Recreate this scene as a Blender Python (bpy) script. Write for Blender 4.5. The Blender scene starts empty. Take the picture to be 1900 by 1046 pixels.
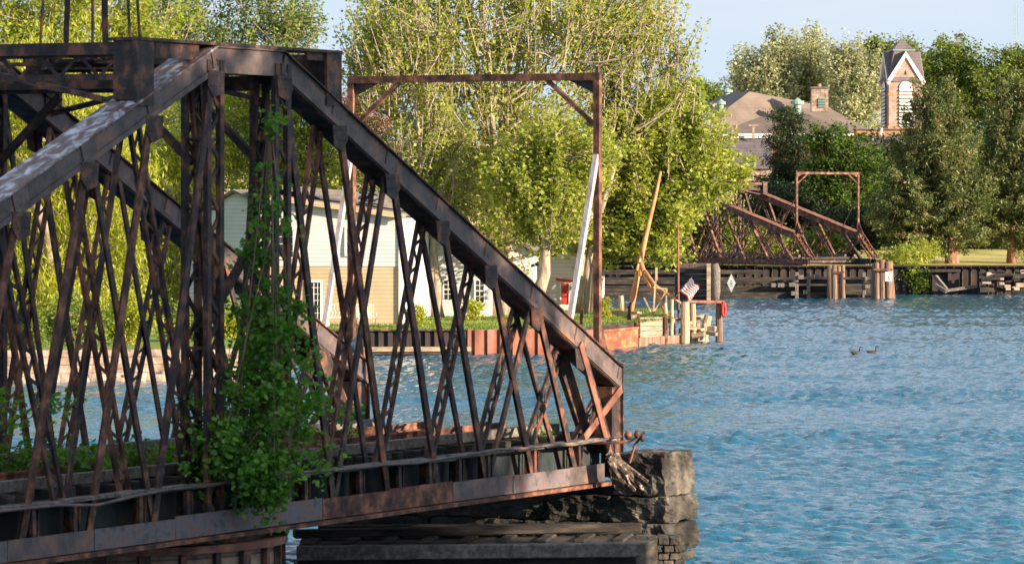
import bpy, math, random
import numpy as np
from mathutils import Vector, Matrix
random.seed(7)
SC = bpy.context.scene
COL = SC.collection
FPX, HY, CX, CAMZ = 8000.0, 385.0, 950.0, 7.0      # focal length in photo pixels, horizon row, centre column, eye height

# ------------------------------------------------------------------ camera
cam_d = bpy.data.cameras.new('camera'); cam = bpy.data.objects.new('camera', cam_d); COL.objects.link(cam)
cam.location = (0, 0, CAMZ); cam.rotation_euler = (math.radians(90), 0, 0)
cam_d.sensor_width = 36; cam_d.lens = FPX / 1900 * 36
cam_d.shift_y = (HY - 523) / 1900.0
cam_d.clip_start = 1; cam_d.clip_end = 6000
cam_d.dof.use_dof = True; cam_d.dof.focus_distance = 235; cam_d.dof.aperture_fstop = 6.3
SC.camera = cam

# ------------------------------------------------------------------ sun and sky
SAZ = math.atan2(0.86, -0.51); SEL = math.radians(15)
sdir = Vector((math.sin(SAZ) * math.cos(SEL), math.cos(SAZ) * math.cos(SEL), math.sin(SEL)))
sl = bpy.data.lights.new('sun', 'SUN'); sl.energy = 5.0; sl.angle = math.radians(0.5); sl.color = (1.0, 0.80, 0.58)
so = bpy.data.objects.new('sun', sl); COL.objects.link(so); so.rotation_euler = sdir.to_track_quat('Z', 'Y').to_euler()
so.location = (60, -40, 60)
W = bpy.data.worlds.new('World'); SC.world = W; W.use_nodes = True
nt = W.node_tree; nt.nodes.clear()
def N(t, typ, **k):
    n = t.nodes.new(typ)
    for a, b in k.items(): setattr(n, a, b)
    return n
o_ = N(nt, 'ShaderNodeOutputWorld'); bg = N(nt, 'ShaderNodeBackground'); sky = N(nt, 'ShaderNodeTexSky', sky_type='NISHITA')
sky.sun_disc = False; sky.sun_elevation = SEL; sky.sun_rotation = SAZ; sky.air_density = 1.0; sky.dust_density = 0.6; sky.ozone_density = 1.6
tc = N(nt, 'ShaderNodeTexCoord'); va = N(nt, 'ShaderNodeVectorMath', operation='ADD'); va.inputs[1].default_value = (0, 0, 0.22)
vn = N(nt, 'ShaderNodeVectorMath', operation='NORMALIZE')
nt.links.new(tc.outputs['Generated'], va.inputs[0]); nt.links.new(va.outputs[0], vn.inputs[0]); nt.links.new(vn.outputs[0], sky.inputs['Vector'])
mp = N(nt, 'ShaderNodeMapping'); mp.inputs['Scale'].default_value = (9, 9, 34)
cn = N(nt, 'ShaderNodeTexNoise'); cn.inputs['Scale'].default_value = 1.0; cn.inputs['Detail'].default_value = 5; cn.inputs['Roughness'].default_value = 0.55
cr = N(nt, 'ShaderNodeValToRGB'); cr.color_ramp.elements[0].position = 0.42; cr.color_ramp.elements[1].position = 0.72
cr.color_ramp.elements[0].color = (0.66, 0.66, 0.66, 1); cr.color_ramp.elements[1].color = (0.95, 0.95, 0.95, 1)
mx = N(nt, 'ShaderNodeMixRGB'); mx.inputs[2].default_value = (2.85, 3.2, 3.6, 1)
nt.links.new(tc.outputs['Generated'], mp.inputs[0]); nt.links.new(mp.outputs[0], cn.inputs['Vector']); nt.links.new(cn.outputs['Fac'], cr.inputs[0])
nt.links.new(cr.outputs[0], mx.inputs[0]); nt.links.new(sky.outputs[0], mx.inputs[1]); nt.links.new(mx.outputs[0], bg.inputs[0])
bg.inputs[1].default_value = 0.10
nt.links.new(bg.outputs[0], o_.inputs[0])
SC.view_settings.view_transform = 'Standard'; SC.view_settings.look = 'None'; SC.view_settings.exposure = 1.4; SC.view_settings.gamma = 1

def P(px, py, D): return Vector(((px - CX) / FPX * D, D, CAMZ + (HY - py) / FPX * D))
def GX(px, D, z=0.0): return Vector(((px - CX) / FPX * D, D, z))

# ------------------------------------------------------------------ materials
MATS = {}
def principled(name):
    m = bpy.data.materials.new(name); m.use_nodes = True
    return m, m.node_tree, m.node_tree.nodes['Principled BSDF']
def noisemat(name, stops, scale=3.0, rough=0.7, bump=0.3, bscale=None, stretch=(1, 1, 1), detail=6, spec=0.3, metal=0.0, bdist=0.02, distort=0.0, waves=None, rrough=None):
    """stops: [(pos,(r,g,b)),...]; waves=(axis vector, frequency, dark factor) draws boards or courses"""
    m, t, b = principled(name)
    tc = N(t, 'ShaderNodeTexCoord'); oi = N(t, 'ShaderNodeObjectInfo')
    ad = N(t, 'ShaderNodeVectorMath', operation='MULTIPLY_ADD')
    cb = N(t, 'ShaderNodeCombineXYZ'); 
    for i in range(3): t.links.new(oi.outputs['Random'], cb.inputs[i])
    t.links.new(cb.outputs[0], ad.inputs[0]); ad.inputs[1].default_value = (37, 53, 71); t.links.new(tc.outputs['Object'], ad.inputs[2])
    mp = N(t, 'ShaderNodeMapping'); mp.inputs['Scale'].default_value = stretch; t.links.new(ad.outputs[0], mp.inputs[0])
    n = N(t, 'ShaderNodeTexNoise'); n.inputs['Scale'].default_value = scale; n.inputs['Detail'].default_value = detail; n.inputs['Roughness'].default_value = 0.6
    n.inputs['Distortion'].default_value = distort
    t.links.new(mp.outputs[0], n.inputs['Vector'])
    r = N(t, 'ShaderNodeValToRGB'); el = r.color_ramp.elements
    while len(el) < len(stops): el.new(0.5)
    for e, (p, c) in zip(el, stops): e.position = p; e.color = (*c, 1)
    t.links.new(n.outputs['Fac'], r.inputs[0])
    out = r.outputs[0]
    if waves:
        ax, fr, dk = waves
        dp = N(t, 'ShaderNodeVectorMath', operation='DOT_PRODUCT'); t.links.new(tc.outputs['Object'], dp.inputs[0]); dp.inputs[1].default_value = ax
        mu = N(t, 'ShaderNodeMath', operation='MULTIPLY'); t.links.new(dp.outputs['Value'], mu.inputs[0]); mu.inputs[1].default_value = fr
        fc = N(t, 'ShaderNodeMath', operation='FRACT'); t.links.new(mu.outputs[0], fc.inputs[0])
        gt = N(t, 'ShaderNodeMath', operation='LESS_THAN'); t.links.new(fc.outputs[0], gt.inputs[0]); gt.inputs[1].default_value = 0.14
        mm = N(t, 'ShaderNodeMixRGB', blend_type='MULTIPLY'); mm.inputs[2].default_value = (dk, dk, dk, 1)
        t.links.new(gt.outputs[0], mm.inputs[0]); t.links.new(out, mm.inputs[1]); out = mm.outputs[0]
    t.links.new(out, b.inputs['Base Color'])
    b.inputs['Roughness'].default_value = rough; b.inputs['Metallic'].default_value = metal; b.inputs['Specular IOR Level'].default_value = spec
    n2 = N(t, 'ShaderNodeTexNoise'); n2.inputs['Scale'].default_value = bscale or scale * 4; n2.inputs['Detail'].default_value = 5
    t.links.new(mp.outputs[0], n2.inputs['Vector'])
    bp = N(t, 'ShaderNodeBump'); bp.inputs['Strength'].default_value = bump; bp.inputs['Distance'].default_value = bdist
    t.links.new(n2.outputs['Fac'], bp.inputs['Height']); t.links.new(bp.outputs[0], b.inputs['Normal'])
    if rrough:
        mr = N(t, 'ShaderNodeMapRange'); mr.inputs['To Min'].default_value = rrough[0]; mr.inputs['To Max'].default_value = rrough[1]
        t.links.new(n.outputs['Fac'], mr.inputs['Value']); t.links.new(mr.outputs[0], b.inputs['Roughness'])
    MATS[name] = m
    return m
def leafmat(name, c1, c2, c3, trans=0.35, patch=0.35):
    m = bpy.data.materials.new(name); m.use_nodes = True; t = m.node_tree; t.nodes.clear()
    out = N(t, 'ShaderNodeOutputMaterial'); g = N(t, 'ShaderNodeNewGeometry'); tc = N(t, 'ShaderNodeTexCoord')
    n = N(t, 'ShaderNodeTexNoise'); n.inputs['Scale'].default_value = patch; n.inputs['Detail'].default_value = 3
    t.links.new(tc.outputs['Object'], n.inputs['Vector'])
    a = N(t, 'ShaderNodeMath', operation='MULTIPLY'); a.inputs[1].default_value = 0.55; t.links.new(g.outputs['Random Per Island'], a.inputs[0])
    b = N(t, 'ShaderNodeMath', operation='MULTIPLY_ADD'); b.inputs[1].default_value = 1.1; t.links.new(n.outputs['Fac'], b.inputs[0]); t.links.new(a.outputs[0], b.inputs[2])
    s = N(t, 'ShaderNodeMath', operation='SUBTRACT'); s.inputs[1].default_value = 0.32; t.links.new(b.outputs[0], s.inputs[0])
    r = N(t, 'ShaderNodeValToRGB'); r.color_ramp.elements.new(0.5)
    for e, (p, c) in zip(r.color_ramp.elements, ((0.08, c1), (0.5, c2), (0.95, c3))): e.position = p; e.color = (*c, 1)
    t.links.new(s.outputs[0], r.inputs[0])
    d = N(t, 'ShaderNodeBsdfDiffuse'); tr = N(t, 'ShaderNodeBsdfTranslucent'); gl = N(t, 'ShaderNodeBsdfGlossy'); gl.inputs['Roughness'].default_value = 0.5
    hs = N(t, 'ShaderNodeHueSaturation'); hs.inputs['Saturation'].default_value = 1.15; hs.inputs['Value'].default_value = 1.3
    t.links.new(r.outputs[0], d.inputs[0]); t.links.new(r.outputs[0], hs.inputs['Color']); t.links.new(hs.outputs[0], tr.inputs[0])
    m1 = N(t, 'ShaderNodeMixShader'); m1.inputs[0].default_value = trans; t.links.new(d.outputs[0], m1.inputs[1]); t.links.new(tr.outputs[0], m1.inputs[2])
    m2 = N(t, 'ShaderNodeMixShader'); m2.inputs[0].default_value = 0.035; t.links.new(m1.outputs[0], m2.inputs[1]); t.links.new(gl.outputs[0], m2.inputs[2])
    t.links.new(m2.outputs[0], out.inputs[0]); MATS[name] = m
    return m
# steel
noisemat('steel_dark', [(0.36, (0.020, 0.014, 0.016)), (0.5, (0.048, 0.031, 0.030)), (0.62, (0.20, 0.080, 0.042))], 3.2, 0.62, 0.5, 30, spec=0.4)
noisemat('steel_rust', [(0.34, (0.035, 0.020, 0.020)), (0.5, (0.13, 0.058, 0.038)), (0.64, (0.32, 0.14, 0.08))], 3.4, 0.7, 0.4, 24, spec=0.3)
noisemat('steel_grey', [(0.34, (0.060, 0.046, 0.046)), (0.52, (0.125, 0.097, 0.095)), (0.66, (0.24, 0.125, 0.085))], 2.2, 0.55, 0.35, 20, spec=0.4)
noisemat('plate_blue', [(0.3, (0.016, 0.022, 0.026)), (0.55, (0.035, 0.046, 0.052)), (0.75, (0.10, 0.05, 0.035))], 2.0, 0.6, 0.4, 18)
noisemat('peeled_sheen_plate', [(0.38, (0.11, 0.055, 0.045)), (0.49, (0.17, 0.13, 0.14)), (0.56, (0.36, 0.36, 0.41)), (0.68, (0.66, 0.66, 0.72))], 2.6, 0.45, 0.6, 18, detail=8, spec=0.5, stretch=(1, 2.2, 1), distort=0.8)  # peeled paint, with sky sheen painted in as blue-white patches
noisemat('faded_plate', [(0.3, (0.07, 0.048, 0.045)), (0.5, (0.16, 0.14, 0.15)), (0.64, (0.20, 0.10, 0.075))], 4.0, 0.55, 0.35, 20, spec=0.4)
noisemat('rust_bright', [(0.3, (0.10, 0.042, 0.032)), (0.5, (0.20, 0.088, 0.06)), (0.7, (0.32, 0.16, 0.11))], 2.5, 0.75, 0.4, 20)
noisemat('white_pipe', [(0.3, (0.30, 0.22, 0.19)), (0.45, (0.46, 0.41, 0.40)), (0.7, (0.56, 0.52, 0.52))], 3, 0.6, 0.3, 20)
noisemat('rust_sheet', [(0.3, (0.12, 0.045, 0.035)), (0.5, (0.25, 0.095, 0.065)), (0.75, (0.36, 0.18, 0.13))], 1.2, 0.8, 0.4, 10, stretch=(1, 1, .5))
noisemat('dark_sheet', [(0.3, (0.022, 0.017, 0.020)), (0.55, (0.045, 0.034, 0.036)), (0.8, (0.10, 0.06, 0.05))], 1.5, 0.75, 0.4, 10, stretch=(2, 2, .4))
noisemat('orange_sheet', [(0.34, (0.20, 0.06, 0.04)), (0.5, (0.36, 0.10, 0.055)), (0.64, (0.45, 0.24, 0.11))], .9, 0.75, 0.3, 8, stretch=(1, 1, 2.5))
noisemat('timber', [(0.3, (0.16, 0.12, 0.085)), (0.5, (0.34, 0.27, 0.19)), (0.7, (0.48, 0.40, 0.30))], 2.2, 0.85, 0.6, 14, stretch=(.6, .6, 3), bdist=.03)
noisemat('timber_pile', [(0.3, (0.20, 0.14, 0.09)), (0.5, (0.42, 0.31, 0.20)), (0.7, (0.58, 0.47, 0.34))], 2.0, 0.85, 0.7, 12, stretch=(4, 4, .35), bdist=.03)
noisemat('timber_red', [(0.3, (0.10, 0.06, 0.045)), (0.5, (0.22, 0.14, 0.10)), (0.7, (0.34, 0.24, 0.18))], 2.0, 0.85, 0.7, 12, stretch=(4, 4, .35), bdist=.03)
noisemat('timber_dark', [(0.3, (0.015, 0.013, 0.013)), (0.5, (0.040, 0.034, 0.031)), (0.72, (0.12, 0.098, 0.08))], 2.0, 0.85, 0.8, 10, stretch=(.5, .5, 3), bdist=.04)
noisemat('timber_grey', [(0.3, (0.07, 0.06, 0.055)), (0.5, (0.15, 0.13, 0.115)), (0.7, (0.27, 0.24, 0.21))], 2.5, 0.85, 0.7, 14, stretch=(3, 3, 3), bdist=.03)
noisemat('orange_wood', [(0.3, (0.30, 0.14, 0.06)), (0.5, (0.48, 0.24, 0.11)), (0.7, (0.58, 0.33, 0.17))], 3, 0.7, 0.4, 14)
noisemat('stone_dark', [(0.36, (0.012, 0.012, 0.011)), (0.5, (0.040, 0.037, 0.033)), (0.62, (0.09, 0.083, 0.072)), (0.74, (0.30, 0.25, 0.19))], 1.3, 0.9, 1.0, 7, detail=9, bdist=.08)
noisemat('stone_light', [(0.36, (0.022, 0.020, 0.019)), (0.5, (0.065, 0.058, 0.050)), (0.66, (0.17, 0.15, 0.125))], 2.0, 0.9, 1.0, 9, detail=9, bdist=.06)
noisemat('brick_tan', [(0.3, (0.16, 0.10, 0.075)), (0.5, (0.34, 0.24, 0.17)), (0.7, (0.50, 0.38, 0.28))], 2.2, 0.9, 0.8, 9, detail=8, bdist=.05, waves=((0, 0, 1), 4.2, 0.5))
noisemat('stone_pink', [(0.34, (0.17, 0.12, 0.09)), (0.5, (0.34, 0.25, 0.20)), (0.66, (0.48, 0.38, 0.32))], 2.0, 0.9, 0.8, 6, detail=8, bdist=.06, waves=((0, 0, 1), 3.2, 0.55))
noisemat('siding_white', [(0.3, (0.58, 0.56, 0.56)), (0.6, (0.68, 0.66, 0.66)), (0.9, (0.74, 0.72, 0.71))], .8, 0.6, 0.1, 8, waves=((0, 0, 1), 5.0, 0.66))
noisemat('siding_grey', [(0.3, (0.44, 0.47, 0.52)), (0.6, (0.54, 0.57, 0.62)), (0.9, (0.60, 0.62, 0.66))], .8, 0.6, 0.1, 8, waves=((0, 0, 1), 5.0, 0.66))
noisemat('siding_tan', [(0.3, (0.50, 0.36, 0.23)), (0.6, (0.60, 0.44, 0.29)), (0.9, (0.64, 0.50, 0.34))], .8, 0.6, 0.1, 8, waves=((0, 0, 1), 5.0, 0.6))
noisemat('trim_white', [(0.3, (0.70, 0.68, 0.66)), (0.7, (0.80, 0.79, 0.78))], 2, 0.5, 0.1)
noisemat('trim_blue', [(0.3, (0.22, 0.34, 0.50)), (0.7, (0.30, 0.42, 0.58))], 2, 0.5, 0.1)
noisemat('shingle_grey', [(0.3, (0.11, 0.10, 0.095)), (0.6, (0.19, 0.17, 0.16)), (0.8, (0.26, 0.24, 0.21))], 3, 0.9, 0.5, 14, waves=((0, 0, 1), 6.0, 0.6))
noisemat('roof_brown', [(0.3, (0.13, 0.10, 0.085)), (0.55, (0.17, 0.135, 0.115)), (0.8, (0.21, 0.17, 0.145))], .5, 0.9, 0.4, 5, waves=((0, 0, 1), 3.0, 0.88))
noisemat('roof_slate', [(0.3, (0.10, 0.085, 0.095)), (0.6, (0.16, 0.13, 0.14)), (0.8, (0.21, 0.17, 0.17))], .9, 0.75, 0.4, 5, waves=((0, 0, 1), 3.2, 0.7))
noisemat('brick_pink', [(0.3, (0.24, 0.17, 0.15)), (0.55, (0.33, 0.245, 0.215)), (0.8, (0.42, 0.335, 0.30))], 1.5, 0.85, 0.3, 7, waves=((0, 0, 1), 3.6, 0.82))
noisemat('brick_orange', [(0.3, (0.30, 0.16, 0.09)), (0.6, (0.42, 0.24, 0.13)), (0.8, (0.5, 0.31, 0.18))], 1.5, 0.85, 0.3, 7)
noisemat('copper', [(0.3, (0.18, 0.30, 0.27)), (0.7, (0.30, 0.42, 0.38))], 2, 0.6, 0.2)
noisemat('red_paint', [(0.3, (0.42, 0.035, 0.03)), (0.7, (0.55, 0.06, 0.045))], 2, 0.5, 0.1)
noisemat('black_rubber', [(0.3, (0.012, 0.012, 0.013)), (0.7, (0.03, 0.03, 0.032))], 4, 0.6, 0.2)
noisemat('glass_dark', [(0.3, (0.02, 0.024, 0.03)), (0.7, (0.05, 0.055, 0.06))], 1, 0.12, 0.05, spec=.6)
noisemat('car_paint', [(0.3, (0.015, 0.03, 0.05)), (0.7, (0.02, 0.04, 0.06))], 1, 0.2, 0.02, spec=.6)
noisemat('chrome', [(0.3, (0.5, 0.5, 0.52)), (0.7, (0.65, 0.65, 0.66))], 3, 0.3, 0.05, metal=.8)
noisemat('rope_blue', [(0.3, (0.03, 0.22, 0.27)), (0.7, (0.07, 0.38, 0.42))], 8, 0.8, 0.3)
noisemat('cloth_pale', [(0.3, (0.40, 0.46, 0.55)), (0.7, (0.62, 0.68, 0.76))], 6, 0.8, 0.3)
noisemat('bark_pale', [(0.3, (0.17, 0.135, 0.10)), (0.5, (0.32, 0.26, 0.195)), (0.7, (0.46, 0.39, 0.30))], 1.8, 0.9, 0.8, 7, stretch=(3, 3, .7), bdist=.04)
noisemat('bark_brown', [(0.3, (0.10, 0.07, 0.05)), (0.5, (0.20, 0.14, 0.10)), (0.7, (0.30, 0.22, 0.16))], 1.8, 0.9, 0.8, 7, stretch=(3, 3, .7), bdist=.04)
noisemat('bark_pine', [(0.3, (0.12, 0.06, 0.04)), (0.5, (0.28, 0.145, 0.10)), (0.7, (0.42, 0.25, 0.18))], 1.5, 0.9, 0.8, 5, stretch=(3, 3, .8), bdist=.05)
noisemat('grass', [(0.3, (0.10, 0.15, 0.025)), (0.5, (0.17, 0.24, 0.045)), (0.72, (0.26, 0.31, 0.075))], 1.3, 0.95, 0.8, 16, detail=9, bdist=.08)
noisemat('lawn', [(0.34, (0.22, 0.23, 0.06)), (0.5, (0.44, 0.37, 0.12)), (0.68, (0.60, 0.48, 0.20))], .22, 0.95, 0.7, 6, detail=9, bdist=.1)
noisemat('white_sign', [(0.3, (0.68, 0.68, 0.68)), (0.7, (0.8, 0.8, 0.8))], 2, 0.5, 0.05)
noisemat('diamond_sign', [(0.3, (0.30, 0.36, 0.36)), (0.7, (0.42, 0.48, 0.48))], 2, 0.5, 0.05)
noisemat('ink', [(0.3, (0.02, 0.02, 0.02)), (0.7, (0.03, 0.03, 0.03))], 2, 0.6, 0.05)
noisemat('flag_red', [(0.3, (0.42, 0.02, 0.04)), (0.7, (0.55, 0.03, 0.06))], 2, 0.7, 0.1)
noisemat('flag_blue', [(0.3, (0.02, 0.025, 0.09)), (0.7, (0.03, 0.04, 0.13))], 2, 0.7, 0.1)
noisemat('goose_brown', [(0.3, (0.04, 0.03, 0.022)), (0.7, (0.09, 0.07, 0.05))], 14, 0.8, 0.2)
noisemat('goose_black', [(0.3, (0.008, 0.008, 0.008)), (0.7, (0.02, 0.02, 0.02))], 8, 0.7, 0.2)
noisemat('rock', [(0.3, (0.20, 0.15, 0.12)), (0.5, (0.38, 0.30, 0.24)), (0.7, (0.52, 0.44, 0.37))], 1.6, 0.9, 0.9, 6, detail=8, bdist=.06)
noisemat('white_wood', [(0.40, (0.035, 0.026, 0.020)), (0.54, (0.15, 0.11, 0.085)), (0.64, (0.46, 0.40, 0.35))], 9, 0.8, 0.6, 20, stretch=(1, 1, 1))
leafmat('leaf_willow', (0.20, 0.25, 0.02), (0.40, 0.43, 0.045), (0.60, 0.58, 0.10), .5)
leafmat('leaf_maple', (0.15, 0.22, 0.03), (0.33, 0.38, 0.06), (0.56, 0.56, 0.17), .5)
leafmat('leaf_cotton', (0.075, 0.12, 0.022), (0.15, 0.22, 0.04), (0.30, 0.35, 0.09), .38)
leafmat('leaf_red', (0.10, 0.035, 0.022), (0.22, 0.085, 0.045), (0.34, 0.16, 0.08), .3)
leafmat('leaf_silver', (0.16, 0.19, 0.07), (0.38, 0.41, 0.22), (0.62, 0.62, 0.42), .35)
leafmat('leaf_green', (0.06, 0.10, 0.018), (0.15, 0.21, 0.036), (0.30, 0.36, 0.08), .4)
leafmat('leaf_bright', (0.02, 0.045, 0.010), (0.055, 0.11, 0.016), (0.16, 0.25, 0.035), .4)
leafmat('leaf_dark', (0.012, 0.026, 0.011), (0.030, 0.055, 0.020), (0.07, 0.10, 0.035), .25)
leafmat('leaf_pine', (0.030, 0.052, 0.016), (0.095, 0.13, 0.036), (0.28, 0.29, 0.09), .25, patch=.6)
leafmat('leaf_vine', (0.05, 0.14, 0.025), (0.12, 0.28, 0.04), (0.26, 0.44, 0.07), .45, patch=1.2)

# water
def water():
    m, t, b = principled('river_water')
    tc = N(t, 'ShaderNodeTexCoord')
    def nz(sc, st, det, dist=0.0, rough=.6):
        mp = N(t, 'ShaderNodeMapping'); mp.inputs['Scale'].default_value = st; mp.inputs['Rotation'].default_value = (0, 0, .18)
        t.links.new(tc.outputs['Object'], mp.inputs[0])
        n = N(t, 'ShaderNodeTexNoise'); n.inputs['Scale'].default_value = sc; n.inputs['Detail'].default_value = det; n.inputs['Distortion'].default_value = dist; n.inputs['Roughness'].default_value = rough
        t.links.new(mp.outputs[0], n.inputs['Vector']); return n
    a = nz(4.2, (1.0, .6, 1), 4, .3, .62); c = nz(.25, (1, 1.1, 1), 3); d = nz(.018, (.5, 2.0, 1), 3)
    s1 = N(t, 'ShaderNodeMath', operation='MULTIPLY_ADD'); s1.inputs[1].default_value = 1.3; t.links.new(c.outputs['Fac'], s1.inputs[0]); t.links.new(a.outputs['Fac'], s1.inputs[2])
    bp = N(t, 'ShaderNodeBump'); bp.inputs['Distance'].default_value = .07
    mr = N(t, 'ShaderNodeMapRange'); mr.inputs['From Min'].default_value = .35; mr.inputs['From Max'].default_value = .65; mr.inputs['To Min'].default_value = .55; mr.inputs['To Max'].default_value = 1.0
    t.links.new(d.outputs['Fac'], mr.inputs['Value']); t.links.new(mr.outputs[0], bp.inputs['Strength'])
    t.links.new(s1.outputs[0], bp.inputs['Height']); t.links.new(bp.outputs[0], b.inputs['Normal'])
    b.inputs['Base Color'].default_value = (0.014, 0.092, 0.165, 1); b.inputs['Roughness'].default_value = 0.05; b.inputs['IOR'].default_value = 1.333
    MATS['river_water'] = m
water()

# ------------------------------------------------------------------ mesh helpers
class MB:
    def __init__(s): s.V = []; s.F = []; s.MI = []
    def add(s, vs, fs, mi=0):
        k = len(s.V); s.V += [tuple(v) for v in vs]; s.F += [tuple(i + k for i in f) for f in fs]; s.MI += [mi] * len(fs); return s
    def box(s, x0, x1, y0, y1, z0, z1, mi=0):
        vs = [(x, y, z) for z in (z0, z1) for y in (y0, y1) for x in (x0, x1)]
        return s.add(vs, [(0, 2, 3, 1), (4, 5, 7, 6), (0, 1, 5, 4), (2, 6, 7, 3), (0, 4, 6, 2), (1, 3, 7, 5)], mi)
    def beam(s, p, q, w, h, up=(0, 0, 1), mi=0, w2=None, h2=None):
        p = Vector(p); q = Vector(q); d = (q - p).normalized(); up = Vector(up)
        sd = d.cross(up)
        if sd.length < 1e-3: sd = d.cross(Vector((0, 1, 0.01)))
        sd.normalize(); u = sd.cross(d)
        vs = []
        for c, ww, hh in ((p, w, h), (q, w2 or w, h2 or h)):
            for a, b in ((-1, -1), (1, -1), (1, 1), (-1, 1)): vs.append(c + sd * a * ww / 2 + u * b * hh / 2)
        return s.add(vs, [(0, 1, 2, 3), (7, 6, 5, 4), (0, 4, 5, 1), (1, 5, 6, 2), (2, 6, 7, 3), (3, 7, 4, 0)], mi)
    def tube(s, pts, rad, n=6, mi=0, cap=True):
        pts = [Vector(p) for p in pts]
        if not hasattr(rad, '__len__'): rad = [rad] * len(pts)
        vs = []; prev = None
        for i, p in enumerate(pts):
            d = (pts[min(i + 1, len(pts) - 1)] - pts[max(i - 1, 0)]).normalized()
            a = prev - d * prev.dot(d) if prev is not None else d.cross(Vector((0.31, 0.11, 0.94)) if abs(d.z) < .9 else Vector((1, 0, 0)))
            a.normalize(); prev = a; b = d.cross(a)
            for k in range(n):
                th = 2 * math.pi * k / n; vs.append(p + (a * math.cos(th) + b * math.sin(th)) * rad[i])
        fs = [(i * n + k, i * n + (k + 1) % n, (i + 1) * n + (k + 1) % n, (i + 1) * n + k) for i in range(len(pts) - 1) for k in range(n)]
        if cap: fs += [tuple(range(n))[::-1], tuple(range((len(pts) - 1) * n, len(pts) * n))]
        return s.add(vs, fs, mi)
    def prism(s, poly, vec, mi=0):
        n = len(poly); vec = Vector(vec); a = [Vector(p) for p in poly]; b = [p + vec for p in a]
        return s.add(a + b, [tuple(range(n))[::-1], tuple(range(n, 2 * n))] + [(i, (i + 1) % n, n + (i + 1) % n, n + i) for i in range(n)], mi)
    def build(s, name, mats, parent=None, bevel=0, smooth=False, loc=None):
        me = bpy.data.meshes.new(name)
        V = s.V if loc is None else [(v[0] - loc[0], v[1] - loc[1], v[2] - loc[2]) for v in s.V]
        me.from_pydata(V, [], s.F)
        if isinstance(mats, str): mats = [mats]
        for m in mats: me.materials.append(MATS[m])
        if len(mats) > 1: me.polygons.foreach_set('material_index', s.MI)
        if smooth: me.polygons.foreach_set('use_smooth', [True] * len(s.F))
        import bmesh
        bm = bmesh.new(); bm.from_mesh(me); bmesh.ops.recalc_face_normals(bm, faces=bm.faces); bm.to_mesh(me); bm.free()
        o = bpy.data.objects.new(name, me); COL.objects.link(o)
        if parent is not None: o.parent = parent
        if loc is not None and parent is None: o.location = loc
        if bevel:
            md = o.modifiers.new('bevel', 'BEVEL'); md.width = bevel; md.segments = 1; md.limit_method = 'ANGLE'
        return o
def tag(o, label, cat, group=None):
    o['label'] = label; o['category'] = cat
    if group: o['group'] = group
    return o
def struct(o): o['kind'] = 'structure'; return o
def empty(name, loc, label, cat, rz=0, group=None):
    o = bpy.data.objects.new(name, None); COL.objects.link(o); o.location = loc; o.rotation_euler = (0, 0, rz); o.empty_display_size = .3
    return tag(o, label, cat, group)
def part(mb, name, m, root, **k):
    """mesh given in world coordinates, parented to an unrotated root"""
    L = root.location; mb.V = [(v[0] - L[0], v[1] - L[1], v[2] - L[2]) for v in mb.V]
    return mb.build(name, m, root, **k)
def fastmesh(name, V, nper, m, parent=None):
    n = len(V) // nper
    me = bpy.data.meshes.new(name); me.vertices.add(len(V)); me.vertices.foreach_set('co', V.astype(np.float32).ravel())
    me.loops.add(n * nper); me.loops.foreach_set('vertex_index', np.arange(n * nper, dtype=np.int32))
    me.polygons.add(n); me.polygons.foreach_set('loop_start', np.arange(0, n * nper, nper, dtype=np.int32))
    me.update(calc_edges=True); me.validate(); me.materials.append(MATS[m])
    o = bpy.data.objects.new(name, me); COL.objects.link(o)
    if parent is not None: o.parent = parent
    return o
def leafverts(rng, C, L, Wd, up=0.5, droop=None, shape=4):
    n = len(C)
    nr = rng.normal(size=(n, 3)); nr[:, 2] = np.abs(nr[:, 2]) + up; nr /= np.linalg.norm(nr, axis=1)[:, None]
    t = rng.normal(size=(n, 3))
    if droop is not None: t = t * .45 + np.array(droop)
    t -= nr * (t * nr).sum(1)[:, None]; t /= np.linalg.norm(t, axis=1)[:, None] + 1e-9
    b = np.cross(nr, t); s = rng.uniform(.6, 1.3, size=(n, 1))
    l = t * L * s / 2; w = b * Wd * s / 2
    if shape == 4: Q = np.stack([C - l, C + w + l * .1, C + l, C - w + l * .1], 1)
    else: Q = np.stack([C - l, C - l * .45 + w * .85, C + l * .25 + w * .9, C + l, C + l * .25 - w * .9, C - l * .45 - w * .85], 1)
    return Q.reshape(-1, 3)

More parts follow.
